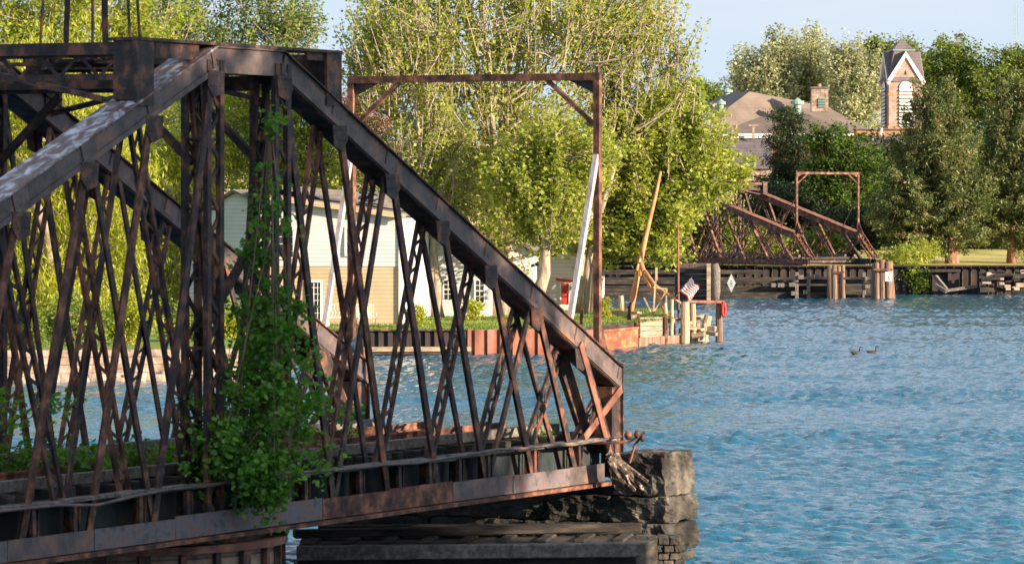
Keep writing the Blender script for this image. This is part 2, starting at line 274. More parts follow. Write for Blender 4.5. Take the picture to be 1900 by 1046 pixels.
def make_tree(name, label, base, ells, nclump, nleaf, rc, leaf, lm, bark, seed, r0=.3, cat='tree', up=.5, droop=None, stems=1, nprim=9, twig=.02, group=None, lean=(0, 0), shell=.5, flat=.8, needle=False, twigs=2, root_obj=None, fan=0.0):
    """ells: [(centre Vector, (rx,ry,rz))]; leaves in clumps hung on trunk > limbs > branches"""
    rng = np.random.default_rng(seed)
    root = empty(name, base, label, cat, group=group)
    B = np.array(base)
    cs = np.array([list(c) for c, r in ells]); rs = np.array([r for c, r in ells])
    wt = rs[:, 0] * rs[:, 2]; wt = wt / wt.sum()
    pick = rng.choice(len(ells), size=nclump, p=wt)
    d = rng.normal(size=(nclump, 3)); d /= np.linalg.norm(d, axis=1)[:, None]
    rr = rng.uniform(0, 1, size=(nclump, 1)) ** shell
    C = cs[pick] + d * rr * rs[pick]
    C -= B
    # trunk(s)
    mb = MB(); top = (cs[:, 2].max() - B[2])
    cen = (cs * wt[:, None]).sum(0) - B
    prim = C[rng.choice(nclump, size=min(nprim, nclump), replace=False)]
    trunks = []
    for s in range(stems):
        off = rng.normal(size=2) * (r0 * 1.2 if stems > 1 else 0)
        tgt = cen[:2] + (rng.normal(size=2) * rs[:, 0].mean() * .45 if stems > 1 else 0)
        pts = []
        for k in range(7):
            f = k / 6
            pts.append(np.array([off[0] + (tgt[0] + lean[0]) * f ** 1.5 + rng.normal() * r0 * .35 * (k > 0), off[1] + (tgt[1] + lean[1]) * f ** 1.5 + rng.normal() * r0 * .35 * (k > 0), -.3 * (k == 0) + f * top * .86]))
        rad = [r0 * (1.25 if k == 0 else 1 - .13 * k) for k in range(7)]
        mb.tube(pts, rad, 9); trunks.append((pts, rad))
    lim = []
    for pt in prim:
        pts, rad = trunks[rng.integers(stems)]
        zt = np.clip(pt[2] - np.linalg.norm(pt[:2] - cen[:2]) * .75, top * .12, top * .8)
        k = min(range(7), key=lambda j: abs(pts[j][2] - zt)); s0 = pts[k]
        mid = s0 * .5 + pt * .5; mid[2] -= .06 * np.linalg.norm(pt - s0); mid += rng.normal(size=3) * .25
        q = [s0, s0 * .72 + mid * .28 + rng.normal(size=3) * .1, mid, mid * .5 + pt * .5 + rng.normal(size=3) * .2, pt]; r1 = min(rad[k] * .6, r0 * .42)
        mb.tube(q, [r1, r1 * .85, r1 * .6, r1 * .4, r1 * .15], 6); lim.append(q)
    LP = np.array([p for q in lim for p in q[1:]]); DV = []
    for c in C:
        dd = np.linalg.norm(LP - c, axis=1) + (LP[:, 2] > c[2]) * 1.5
        s0 = LP[dd.argmin()]
        if np.linalg.norm(c - s0) > .2:
            mid = (s0 + c) / 2 + rng.normal(size=3) * .15
            mb.tube([s0, mid, c + (c - s0) * .15], [twig * 1.8, twig * 1.2, twig * .5], 4, cap=False)
        if fan:
            dv = c - np.array([cen[0], cen[1], top * .30]); dv[2] += np.linalg.norm(dv) * .35; dv /= np.linalg.norm(dv) + 1e-6; dv += rng.normal(size=3) * .22; DV.append(dv)
            mb.tube([c - dv * fan * .9, c, c + dv * fan * .6, c + dv * fan * 1.15], [twig * 1.1, twig * .9, twig * .6, twig * .25], 4, cap=False)
        for _ in range(twigs):
            e = c + rng.normal(size=3) * rc * 1.3 + np.array([0, 0, rc * .4]); mb.tube([c, e], [twig * .7, twig * .25], 3, cap=False)
    mb.build('trunk', bark, root, smooth=True)
    if nleaf:
        per = rng.integers(0, nclump, size=nleaf)
        crs = rng.uniform(.6, 1.35, size=nclump)
        off = rng.normal(size=(nleaf, 3)) * rc * crs[per][:, None]; off[:, 2] *= flat
        if fan:
            u = rng.uniform(-.75, 1.15, size=(nleaf, 1)); off = off * (1.15 - .6 * np.abs(u)) + np.array(DV)[per] * u * fan
        LC = C[per] + off
        if needle:
            t = off / (np.linalg.norm(off, axis=1)[:, None] + 1e-6)
            V = leafverts(rng, LC, leaf[0], leaf[1], up=.1)
        else: V = leafverts(rng, LC, leaf[0], leaf[1], up, droop)
        fastmesh('crown', V, 4, lm, root)
    return root
def E(px, py, rx, ry, D, dz=None, dd=0):
    """crown lobe whose centre is seen at px,py from the river camera at distance D, given real radii"""
    D2 = D + dd; k = D2 / FPX
    return (P(px, py, D2), (rx * k, (dz or rx * k * .85), ry * k))

exec_order = []
# ------------------------------------------------------------------ water and land
def river():
    rng = np.random.default_rng(5)
    nr, nc_ = 1500, 680
    yv = np.linspace(55 ** -.6, 352 ** -.6, nr) ** (-1 / .6); av = np.linspace(-.17, .19, nc_)
    Y = np.repeat(yv[:, None], nc_, 1); X = av[None, :] * Y + 0 * Y
    Z = np.zeros_like(X); 
    for i in range(120):
        lam = .24 * (1.35 / .24) ** rng.random(); th = rng.normal() * .6 + math.radians(-75); k = 2 * math.pi / lam
        ph = rng.uniform(0, 6.28); am = .0072 * lam ** .85
        Z += am * np.sin(k * (X * math.cos(th) + Y * math.sin(th)) + ph)
    g = np.zeros_like(X)
    for i in range(12):
        lam = rng.uniform(9, 45); th = rng.normal() * .16 + math.radians(-84); k = 2 * math.pi / lam; g += np.sin(k * (X * math.cos(th) + Y * math.sin(th)) + rng.uniform(0, 6.28))
    Z *= np.clip(.92 + .10 * g, .5, 1.4)
    f = np.clip(np.minimum((Y - 55) / 4, (352 - Y) / 4), 0, 1) * np.clip(np.minimum(av + .17, .19 - av) / .01, 0, 1)[None, :]
    Z *= f
    V = np.stack([X, Y, Z], -1).reshape(-1, 3)
    out = np.array([(-2500, -400, 0), (2500, -400, 0), (2500, 4000, 0), (-2500, 4000, 0)], float)
    i0 = len(V); V = np.concatenate([V, out])
    a = (np.arange(nr - 1)[:, None] * nc_ + np.arange(nc_ - 1)[None, :]).reshape(-1); Q = np.stack([a, a + 1, a + nc_ + 1, a + nc_], 1)
    cn_ = [0, nc_ - 1, nr * nc_ - 1, (nr - 1) * nc_]
    E1 = list(range(0, nc_)); E2 = [j * nc_ + nc_ - 1 for j in range(nr)]; E3 = list(range(nr * nc_ - 1, (nr - 1) * nc_ - 1, -1)); E4 = [j * nc_ for j in range(nr - 1, -1, -1)]
    tri = []
    for e, o in ((E1, 0), (E2, 1), (E3, 2), (E4, 3)):
        tri += [(e[j], i0 + o, e[j + 1]) for j in range(len(e) - 1)]; tri.append((e[-1], i0 + o, i0 + (o + 1) % 4))
    tri = np.array(tri); idx = np.concatenate([Q.ravel(), tri.ravel()]); st = np.concatenate([np.arange(len(Q)) * 4, len(Q) * 4 + np.arange(len(tri)) * 3])
    me = bpy.data.meshes.new('river'); me.vertices.add(len(V)); me.vertices.foreach_set('co', V.astype(np.float32).ravel()); me.loops.add(len(idx)); me.loops.foreach_set('vertex_index', idx.astype(np.int32))
    me.polygons.add(len(st)); me.polygons.foreach_set('loop_start', st.astype(np.int32)); me.update(calc_edges=True); me.polygons.foreach_set('use_smooth', [True] * len(st)); me.materials.append(MATS['river_water'])
    o = bpy.data.objects.new('river', me); COL.objects.link(o); struct(o)
river()
def gz(Y): return 1.12 + max(0, Y - 205) * .010
shoreA = [(-200, 150), (-60, 166), (-30, 172.4), (-10.6, 176.5), (-9.3, 204.4)]
top1 = [(-9.3, 205), (-300, 205), (-300, 150)]
nA = shoreA + top1
mb = MB(); mb.add([(x, y, 1.12) for x, y in nA], [tuple(range(len(nA)))]); mb.add([(x, y, 1.12) for x, y in nA] + [(x, y, -2) for x, y in nA], [(i, (i + 1) % len(nA), len(nA) + (i + 1) % len(nA), len(nA) + i) for i in range(len(nA))], 1)
nB = [(-300, 205), (-9.3, 205), (2.0, 206.2), (6.1, 217.6), (6.5, 224), (6.5, 234), (5, 238), (2, 262), (-14, 305), (-300, 340)]
mb.add([(x, y, gz(y)) for x, y in nB], [tuple(range(len(nB)))]); mb.add([(x, y, gz(y)) for x, y in nB] + [(x, y, -2) for x, y in nB], [(i, (i + 1) % len(nB), len(nB) + (i + 1) % len(nB), len(nB) + i) for i in range(len(nB))], 1)
struct(mb.build('river_bank', ['grass', 'timber_dark']))
def fz(x, y):
    t = max(0, min(1, (y - 395) / 75)); t = t * t * (3 - 2 * t)
    return 2.12 + max(0, y - 350) * .012 + t * 9 + .06 * math.sin(x * .4) * math.sin(y * .23)
xs = np.concatenate([np.linspace(-300, -40, 10), np.linspace(-30, 80, 45), np.linspace(100, 400, 10)]); ys = np.concatenate([[349.5], np.linspace(352, 480, 40), np.linspace(500, 2500, 14)])
V = [(x, y, fz(x, y)) for y in ys for x in xs]; nx = len(xs)
V2 = [(x, 349.5, -2) for x in xs]
Fc = [(j * nx + i, j * nx + i + 1, (j + 1) * nx + i + 1, (j + 1) * nx + i) for j in range(len(ys) - 1) for i in range(nx - 1)] + [(len(V) + i, len(V) + i + 1, i + 1, i) for i in range(nx - 1)]
mb = MB().add(V + V2, Fc); struct(mb.build('far_bank_lawn', 'lawn', smooth=True))
nC = [(36, -60), (200, -60), (200, 76), (60, 72), (44, 68), (38, 40)]
mb = MB().add([(x, y, 1.4) for x, y in nC] + [(x, y, -2) for x, y in nC], [tuple(range(6))] + [(i, (i + 1) % 6, 6 + (i + 1) % 6, 6 + i) for i in range(6)])
struct(mb.build('added_oak_bank', 'grass'))  # unseen land added to carry the oaks that shade the bridge

# ------------------------------------------------------------------ swing bridges
def laced(mb, p, q, w, bar, nd=None, plane_n=(0, 1, 0)):
    p = Vector(p); q = Vector(q); d = (q - p).normalized(); n = Vector(plane_n); s = d.cross(n).normalized()
    for k in (-1, 1): mb.beam(p + s * w / 2 * k, q + s * w / 2 * k, bar, bar * .7, up=n)
    Ln = (q - p).length; m = max(3, int(Ln / (w * 1.0)))
    for i in range(m):
        k = 1 if i % 2 else -1
        a = p + d * Ln * i / m + s * w / 2 * k; b = p + d * Ln * (i + 1) / m - s * w / 2 * k
        mb.beam(a + n * .004 * k, b + n * .004 * k, bar * .62, bar * .25, up=n)
def rivets(mb, p, q, step, r, n):
    p = Vector(p); q = Vector(q); d = q - p; Ln = d.length; k = max(2, int(Ln / step)); n = Vector(n); dn = d.normalized(); s = dn.cross(n)
    for i in range(k + 1):
        c = p + d * (i / k); mb.add([c - dn * r - s * r, c + dn * r - s * r, c + dn * r + s * r, c - dn * r + s * r, c + n * r * .8], [(0, 1, 4), (1, 2, 4), (2, 3, 4), (3, 0, 4)])
def lbar(mb, p, q, w, n=(0, 1, 0)):
    """L angle bar"""
    p = Vector(p); q = Vector(q); d = (q - p).normalized(); n = Vector(n); s = d.cross(n).normalized()
    mb.beam(p, q, w, .018, up=n)
    for k in (-1, 1): rivets(mb, p - n * .009 * k + d * .1, q - n * .009 * k - d * .1, .34, .016, -n * k)
    mb.beam(p + s * (w / 2 - .008) + n * (w * .38 + .008), q + s * (w / 2 - .008) + n * (w * .38 + .008), .016, w * .76, up=n)
def swing_bridge(name, label, loc, ang, L, hf, Wd, zb, zd, ze, zt, n, ch, cw, pal, posts, gan, skew, seed, mast, lace_all=False, lift=0.0, roof=(3.2, -3.7), plates=True):
    rnd = random.Random(seed)
    root = empty(name, (loc[0], loc[1], 0), label, 'swing bridge', ang)
    steel, grey, rust, dark, coverm = pal
    def zc(u):
        a = abs(u); return zt if a <= hf else zt - (a - hf) / L * (zt - (ze if u > 0 else ze + lift))
    U = hf + L
    for ti, v0 in enumerate((0, Wd)):
        inn = 1 if ti == 0 else -1
        # chords: web box, cover plate with lips, end plates
        for sg in (1, -1):
            a = Vector((sg * U, v0, ze + (lift if sg < 0 else 0))); b = Vector((sg * hf, v0, zt))
            m = MB()
            for k in (-1, 1):
                m.beam(a + Vector((0, k * cw / 2, 0)), b + Vector((0, k * cw / 2, 0)), .03, ch)
                m.beam(a + Vector((0, k * (cw / 2 + .03), -ch / 2 + .05)), b + Vector((0, k * (cw / 2 + .03), -ch / 2 + .05)), .03, .09)
            d = (b - a); Ln = d.length; nn = 16
            for i in range(nn + 1):   # diaphragms under the cover
                p = a + d * (i / nn); m.beam(p + Vector((0, -cw / 2 + .02, 0)), p + Vector((0, cw / 2 - .02, 0)), .03, ch * .7)
            c = m.build('top_chord', grey, root)
            m = MB(); m.beam(a + Vector((0, 0, ch / 2 + .012)), b + Vector((0, 0, ch / 2 + .012)), cw + .16, .028); 
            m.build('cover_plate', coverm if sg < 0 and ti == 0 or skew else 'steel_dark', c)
            m = MB(); 
            m.beam(a + Vector((0, 0, -ch / 2 - .02)), b + Vector((0, 0, -ch / 2 - .02)), cw * .92, .02)
            m.build('bottom_plate', steel, c)
            # rivet lines and splice plates
            for i in range(n + 1):
                p = a + d * ((i + .0) / n); dn = d.normalized()
                hw = .22 if i < n else .1
                MB().beam(p - dn * hw * (i > 0), p + dn * hw * (i < n), .075 + cw, ch * .8).build('splice_plate', grey, c)
            m = MB()
            for k in (-1, 1):
                for hh in (-.38, .38): rivets(m, a + Vector((0, k * (cw / 2 + .016), ch * hh)), b + Vector((0, k * (cw / 2 + .016), ch * hh)), .16, .016, (0, k, 0))
            m.build('rivet_row', grey, c)['kind'] = 'stuff'
            # end post
            if not skew:
                m = MB(); m.box(sg * U - (.42 if sg > 0 else 0), sg * U + (.42 if sg < 0 else 0), v0 - cw / 2, v0 + cw / 2, zd - .3, ze - ch / 2 + .05)
                m.box(sg * U - (.02 if sg > 0 else -.0), sg * U + .02, v0 - cw / 2 - .06, v0 + cw / 2 + .06, zd - .35, ze + .3)
                m.build('end_post', dark, root)
            else:
                m = MB()
                for k in (-1, 1):
                    laced(m, (sg * U, v0 + k * cw / 2, ze), (sg * (U + skew), v0 + k * cw / 2, zd), .34, .09)
                laced(m, (sg * U + sg * .17, v0, ze), (sg * (U + skew + .17), v0, zd), cw, .09, plane_n=(.86, 0, .5))
                m.build('end_post', rust, root)
        m = MB()
        for k in (-1, 1): m.beam((-hf, v0 + k * cw / 2, zt), (hf, v0 + k * cw / 2, zt), .03, ch)
        m.box(-hf, hf, v0 - cw / 2 - .07, v0 + cw / 2 + .07, zt + ch / 2 - .002, zt + ch / 2 + .026)
        m.build('top_chord', grey, root)
        # tower columns
        for uu in (-hf, hf):
            m = MB()
            for k in (-1, 1):
                laced(m, (uu, v0 + k * cw * .48, zb + .2), (uu, v0 + k * cw * .48, zt), .42, .13)
            for z in np.arange(zb + .8, zt - .6, 1.15): m.box(uu - .2, uu + .2, v0 - .2, v0 + .2, z, z + .05)
            m.build('tower_column', steel, root)
        m = MB()
        m.beam((-hf, v0, zd + (zt - zd) * .36), (hf, v0, zd + (zt - zd) * .64), .12, .12); m.beam((hf, v0 + .1, zd + .3), (-hf, v0 + .1, zd + (zt - zd) * .36), .1, .1)
        m.build('tower_strut', steel, root)
        # webs
        for sg in (1, -1):
            for i in range(0, n + 1):
                ut = U - i * L / n
                zt_i = zc(sg * ut) - ch * .45
                ub1 = min(ut - L / n * .98, U); ub2 = min(ut + L / n * .98, U + skew * .8)
                j = lambda: rnd.uniform(-.06, .06)
                if i < n or True:
                    if ub1 > -hf:
                        m = MB(); laced(m, (sg * ut, v0 + inn * .16, zt_i), (sg * (max(ub1, .2) + j()), v0 + inn * .16, zb + .35), .24 + .05 * (i / n) + .16 * lace_all, .085 + .02 * lace_all)
                        m.build('lattice_diagonal', steel if rnd.random() < .7 else rust, root)
                        m = MB(); lbar(m, (sg * (ut - .12), v0 - inn * .22, zt_i + ch * .2), (sg * (max(ub1, .2) - .1 + j()), v0 - inn * .2, zb + .25), .13)
                        if i in ((2, 5) if not lace_all else (3,)): m.build('diagonal_bar', steel, root)
                    if 0 < i < n + 1:
                        m = MB(); zg_ = zt_i - .02; yy = v0 - inn * (cw * .56 + .03)
                        m.prism([(sg * (ut - .26), yy, zg_ + .03), (sg * (ut + .26), yy, zg_ + .03), (sg * (ut + .30), yy, zg_ - .22), (sg * (ut + .1), yy, zg_ - .42), (sg * (ut - .2), yy, zg_ - .34)], (0, .014, 0))
                        for hh in (-.05, -.22): rivets(m, (sg * (ut - .2), yy - inn * .001, zg_ + hh), (sg * (ut + .22), yy - inn * .001, zg_ + hh), .1, .016, (0, -inn, 0))
                        m.build('node_plate', steel, root)
                    if i > 0:
                        m = MB(); lbar(m, (sg * ut, v0 - inn * cw * .56, zt_i + ch * .5), (sg * (ub2 + j()), v0 - inn * cw * .5, zb + .15), .17 if not lace_all else .20)
                        m.build('diagonal_bar', rust if rnd.random() < (.5 if sg > 0 else .8) else steel, root)
                        m = MB()
                        if lace_all and i % 2 or (not lace_all and (i + ti) % 2): continue
                        if lace_all: laced(m, (sg * (ut + .1), v0 + inn * cw * .5, zt_i), (sg * (ub2 + .1 + j()), v0 + inn * cw * .5, zb + .35), .22, .08)
                        else: lbar(m, (sg * (ut + .1), v0 + inn * cw * .56, zt_i), (sg * (ub2 + .1 + j()), v0 + inn * cw * .5, zb + .35), .13)
                        m.build('lattice_diagonal' if lace_all else 'diagonal_bar', steel, root)
                if lace_all and 0 < i < n and sg > 0:   # little inner A frames
                    zz = zd + (zt_i - zd) * .45
                    m = MB(); m.beam((sg * ut - .5, v0, zz), (sg * ut + .5, v0, zz), .08, .08); m.beam((sg * ut + .5, v0, zz), (sg * ut - .9, v0, zd), .08, .08)
                    m.build('web_strut', rust, root)
        # bottom girder: flange band, web plates, stiffeners
        g = MB(); ue = U + skew
        o_ = -inn * .03
        nseg = int(2 * ue / 2.4)
        for i in range(nseg):
            a = -ue + 2 * ue * i / nseg; b = -ue + 2 * ue * (i + 1) / nseg - .015
            if i == nseg - 1: b = ue - .9 * (skew == 0)
            of = v0 - inn * (.27 + rnd.uniform(0, .018))
            g.box(a, b, min(of, of + inn * .03), max(of, of + inn * .03), zb + .06, zb + .40 + rnd.uniform(-.03, .04), rnd.choice([0, 0, 1, 1, 2]))
        g.box(-ue, ue - .6, v0 - .36, v0 + .3, zb - .03, zb + .04, 2)
        gg = g.build('bottom_girder', [grey, 'faded_plate' if not skew else grey, rust], root)
        m = MB(); m.box(-ue, ue - .3, v0 + inn * .12 - .012, v0 + inn * .12 + .012, zb + .04, zd - .08)
        m.box(-ue, ue - .3, v0 - .13, v0 + .3, zd - .09, zd - .03)
        m.build('web_plate', 'plate_blue', gg)
        x = -ue + .4
        while x < ue - .5:
            m = MB(); m.beam((x, v0 - inn * .24, zb + .1), (x, v0 - inn * .22, zd - .08), .07, .1, up=(1, 0, 0)); m.beam((x + .13, v0 - inn * .1, zb + .1), (x + .16, v0 - inn * .1, zd - .1), .3, .02, up=(1, 0, 0)); x += rnd.choice([1.2, 1.7, 2.0, 1.5])
            m.build('stiffener', dark, gg)
        # wavy pipe along the deck edge
        if plates:
            pts = []; x = -ue
            while x < ue:
                pts.append((x, v0 - inn * .4, zd + .02 * math.sin(x * .9) + rnd.uniform(-.03, .03) - .11 * math.exp(-((x + 5.3) / 1.6) ** 2) + .05 * math.exp(-(x / 2.) ** 2))); x += 1.1
            MB().tube(pts, .028, 6).build('edge_pipe', 'steel_grey', root, smooth=True)
            m = MB(); x = -ue
            while x < ue - .6:   # splintered deck edge boards
                l = rnd.uniform(.8, 2.4); m.beam((x, v0 - inn * .2, zd - .02), (min(x + l, ue - .4), v0 - inn * .2 + rnd.uniform(-.05, .05), zd - .02 + rnd.uniform(-.04, .02)), rnd.uniform(.15, .3), .06); x += l + .02
            m.build('deck_edge', 'timber_grey', root)
    if not skew:
        for v0, inn in ((0, 1), (Wd, -1)):
            m = MB(); lbar(m, (U - .06, v0 - inn * .27, ze - .2), (U - 1.75, v0 - inn * .24, zd + .05), .16); m.build('end_brace', 'rust_bright', root)
            m = MB(); lbar(m, (U - 2.05, v0 - inn * .3, ze + .75), (U - .55, v0 - inn * .27, zb + .5), .17); m.build('end_brace', 'rust_bright', root)
            m = MB(); m.beam((U - 2.1, v0 + inn * .2, ze + .7), (U - .7, v0 + inn * .2, zd), .1, .42); m.build('end_brace', dark, root)
    # floor beams, ties, rails
    for i in range(-8, 9):
        u = i * U / 8.2
        MB().box(u - .1, u + .1, .16, Wd - .16, zb + .15, zd - .14).build('floor_beam', dark, root)
    u = -U + .2
    while u < U - .1:
        a = rnd.uniform(-.12, .12)
        MB().beam((u, .45 + a, zd - .01 + rnd.uniform(-.02, .02)), (u + rnd.uniform(-.04, .04), Wd - .45 + a, zd - .01), .22, .2).build('railway_tie', 'timber_dark', root, bevel=.015)
        u += .62 if L < 15 else .8
    for v in (Wd / 2 - .76, Wd / 2 + .72):
        m = MB(); m.box(-U, U - .5, v - .035, v + .035, zd + .22, zd + .26); m.box(-U, U - .5, v - .01, v + .01, zd + .12, zd + .22); m.box(-U, U - .5, v - .07, v + .07, zd + .1, zd + .125)
        m.build('rail', rust, root)
    for v in (.85, Wd - .85):
        MB().box(-U, U - .8, v - .1, v + .1, zd + .1, zd + .27).build('guard_timber', 'timber_grey', root)
    # roof beams over the tower with their posts
    ztp = zt + ch / 2 + .03
    for ti, v0 in enumerate((0, Wd)):
        m = MB(); m.box(roof[1], roof[0], v0 - .3, v0 + .3, ztp - .0, ztp + .05); 
        m.box(roof[1], -hf - .5, v0 - .22, v0 - .18, ztp - .26, ztp - .001); m.box(hf + .9, roof[0], v0 - .22, v0 - .18, ztp - .14, ztp - .001)
        m.build('roof_beam', dark, root)
        for uu in (roof[0] - .25, roof[1] + .25):
            m = MB(); zl = zc(uu) + ch * .45
            m.box(uu - .21, uu + .21, v0 - .2, v0 + .2, zl, ztp - .002); m.box(uu - .27, uu + .27, v0 - .27, v0 - .22, zl - .1, ztp - .003)
            m.build('roof_post', steel, root)
    for uu in (roof[0] - .25, roof[1] + .25):
        m = MB()
        m.box(uu - .17, uu + .17, .2, Wd - .2, ztp - .22, ztp - .02)
        m.build('cross_beam', dark, root)
        m = MB(); laced(m, (uu - .02, .2, ztp - .40), (uu - .02, Wd - .2, ztp - .40), .36, .09, plane_n=(1, 0, 0))
        m.beam((uu, .2, ztp - 1.0), (uu, Wd * .45, ztp - .5), .09, .09); m.beam((uu, Wd - .2, ztp - 1.0), (uu, Wd * .55, ztp - .5), .09, .09)
        m.build('sway_frame', steel, root)
    m = MB(); laced(m, (roof[1] + .3, .3, ztp - .2), (roof[0] - .4, Wd - .3, ztp - .2), .3, .08, plane_n=(0, 0, 1)); laced(m, (roof[1] + .3, Wd - .3, ztp - .26), (roof[0] - .4, .3, ztp - .26), .3, .08, plane_n=(0, 0, 1))
    m.build('lateral_brace', steel, root)
    for uu in (-hf, hf):
        m = MB(); m.box(uu - .1, uu + .1, .3, Wd - .3, zt - .45, zt - .2); m.beam((uu, .2, zt - 1.7), (uu, 1.5, zt - .5), .12, .12); m.beam((uu, Wd - .2, zt - 1.7), (uu, Wd - 1.5, zt - .5), .12, .12)
        m.build('tower_cross_beam', dark, root)
    # end gantry
    if gan:
        ug, zg, vp, pw = gan
        g = MB(); g.beam((ug, -pw / 2, zg - pw / 2), (ug, Wd - vp + pw / 2, zg - pw / 2), pw * 1.05, pw * 1.1)
        G = g.build('gantry_beam', rust, root)
        for kk, v in ((1, 0), (-1, Wd - vp)):
            m = MB(); zl = zc(ug) + ch / 2
            m.beam((ug, v, zl), (ug, v, zg - pw * 1.06), pw, pw, up=(1, 0, 0))
            if kk == 1: m.beam((ug, v, zg), (ug, v, zg + .14), pw * .5, pw * .5, up=(1, 0, 0))
            m.build('gantry_post', rust, root)
            m = MB(); m.beam((ug, v + kk * .08, zg - (zg - zc(ug)) * .175), (ug, v + kk * 1.1, zg - .12), pw * .75, pw * .6); m.build('gantry_brace', rust, root)
            m = MB(); m.prism([(ug + .0, v + kk * .07, zg - .14), (ug + .0, v + kk * .62, zg - .14), (ug + .0, v + kk * .07, zg - .40)], (.02, 0, 0)); m.build('gusset', dark if not skew else rust, root)
            m = MB(); m.prism([(ug + .06, v, zl + .9), (ug + .06, v, zl), (ug + .72, v, zc(ug + .72) + ch / 2)], (0, .03, 0))
            m.build('gusset', dark if not skew else rust, root)
            m = MB()
            if not skew: m.beam((ug - .05, v, zl + (zg - zl) * .71), (ug - 1.25, v + kk * .05, zc(ug - 1.25) + ch / 2), .10, .10); m.build('stay', 'white_pipe', root)
            else: m.beam((ug - .05, v, zl + (zg - zl) * .6), (ug - 1.9, v, zc(ug - 1.9) + ch / 2), .06, .06); m.build('stay', dark, root)
    if mast:
        m = MB(); zt0 = ztp
        M_ = Vector((0, Wd / 2, 0))
        for (du, dv, r, dt) in ((-.45, .75, .035, .5), (.3, .7, .07, .5), (.3, -.1, .08, .35), (-.2, -.15, .035, .35), (.55, -.65, .035, .3), (.1, -.72, .035, .3)):
            m.tube([(du, Wd / 2 + dv, zt0), (du * .72, Wd / 2 + dv * .72, zt0 + 3.6)], r * .8, 6)
        m.box(-.45, .45, Wd / 2 - .6, Wd / 2 + .6, zt0 + 3.6, zt0 + 3.8)
        m.build('mast', dark, root)
        m = MB(); m.box(-hf, hf, .3, Wd - .3, ztp + .0, ztp + .05); m.build('mast_platform', dark, root)
    return root, zc
A1 = Vector((.438, .899, 0)); T1 = Vector((-.899, .438, 0)); EN = Vector((1.97, 86, 0)); LOC1 = EN - A1 * 15.05
ANG1 = math.atan2(.899, .438)
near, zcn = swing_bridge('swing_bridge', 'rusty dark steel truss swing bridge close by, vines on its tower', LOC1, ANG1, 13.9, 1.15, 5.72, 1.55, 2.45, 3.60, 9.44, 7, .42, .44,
    ('steel_dark', 'steel_grey', 'steel_rust', 'steel_dark', 'peeled_sheen_plate'), None, (14.42, 9.66, .2, .13), 0, 3, True, lift=.42)
def NL(u, v, z): return LOC1 + A1 * u + T1 * v + Vector((0, 0, z))
A2 = Vector((.57, -.8216, 0)); T2 = Vector((.8216, .57, 0)); EF = Vector((23.1, 333, 0)); L2 = 15.5; LOC2 = EF - A2 * (L2 + 1.5 + 1.7)
far, zcf = swing_bridge('swing_bridge', 'smaller looking reddish truss swing bridge far across the river below the pines', LOC2, math.atan2(-.8216, .57), L2, 1.5, 6.3, 2.55, 3.05, 4.75, 8.75, 5, .50, .5,
    ('steel_dark', 'steel_rust', 'steel_rust', 'steel_dark', 'rust_bright'), None, (L2 + 1.5 - .1, 9.75, .15, .16), 1.7, 5, False, lace_all=True, roof=(5.0, -5.0), plates=False)

# things lying on or tied to the near bridge
def coil(c, R, r, m, name, label, cat, turns=3, h=.06, parent=None):
    pts = [c + Vector((R * math.cos(t * .7) * (1 + .08 * math.sin(t * 3)), R * .8 * math.sin(t * .7), h * t / 6 + .02 * math.sin(2.3 * t))) for t in range(int(turns * 9))]
    mb = MB().tube(pts, r, 5); return tag(mb.build(name, m, None, smooth=True, loc=c), label, cat)
c = NL(9.0 - 1.15 + .0 - 0.0, -.1, 0)
pr = P(683, 380, 79.0); coil(pr, .17, .016, 'rope_blue', 'rope', 'turquoise rope wound round a lattice diagonal of the near bridge', 'rope')
coil(P(690, 328, 78.8), .1, .012, 'rope_blue', 'rope', 'short turquoise rope knot at the head of a lattice diagonal', 'rope', 2)
pr = P(655, 650, 77.5); mb = MB().tube([P(672, 600, 77.5), P(664, 620, 77.5), P(655, 640, 77.5), P(652, 656, 77.6)], [.02, .03, .05, .03], 6)
mb.tube([P(645, 642, 77.5), P(655, 640, 77.4), P(662, 652, 77.5), P(652, 672, 77.5)], [.05, .06, .05, .02], 6)
tag(mb.build('cloth_strip', 'cloth_pale', None, smooth=True, loc=pr), 'pale blue rag knotted round a bar of the near bridge', 'rag')

# climbing vine on the tower, weeds on the deck
def foliage_thing(name, label, cat, pts, n, sig, leaf, lm, seed, stems, shape=6, group=None, bark='bark_brown'):
    rng = np.random.default_rng(seed); base = Vector(stems[0][0]) if stems else Vector(pts[0][0])
    root = empty(name, base, label, cat, group=group)
    w = np.array([p[1] for p in pts], float); w /= w.sum(); pk = rng.choice(len(pts), size=n, p=w)
    C0 = np.array([list(p[0]) for p in pts]); S0 = np.array([p[2] for p in pts])
    # sub clumps
    k = max(3, len(pts) * 15); sc = rng.choice(len(pts), size=k, p=w); SCc = C0[sc] + rng.normal(size=(k, 3)) * S0[sc]
    pk = rng.integers(0, k, size=n); C = SCc[pk] + rng.normal(size=(n, 3)) * sig * rng.uniform(.5, 1.5, size=(k, 1))[pk]
    C -= np.array(base)
    V = leafverts(rng, C, leaf, leaf * .8, .4, None, shape)
    fastmesh('foliage', V, shape, lm, root)
    mb = MB()
    for s in stems: mb.tube(s, .018, 5)
    for c in SCc[::3]:
        s = stems[rng.integers(len(stems))]; q = s[rng.integers(len(s))]; mb.tube([q, (Vector(q) + Vector(c)) / 2 + Vector((0, 0, .1)), c], [.012, .009, .004], 4, cap=False)
    part(mb, 'stem', bark, root)
    return root
vp = []
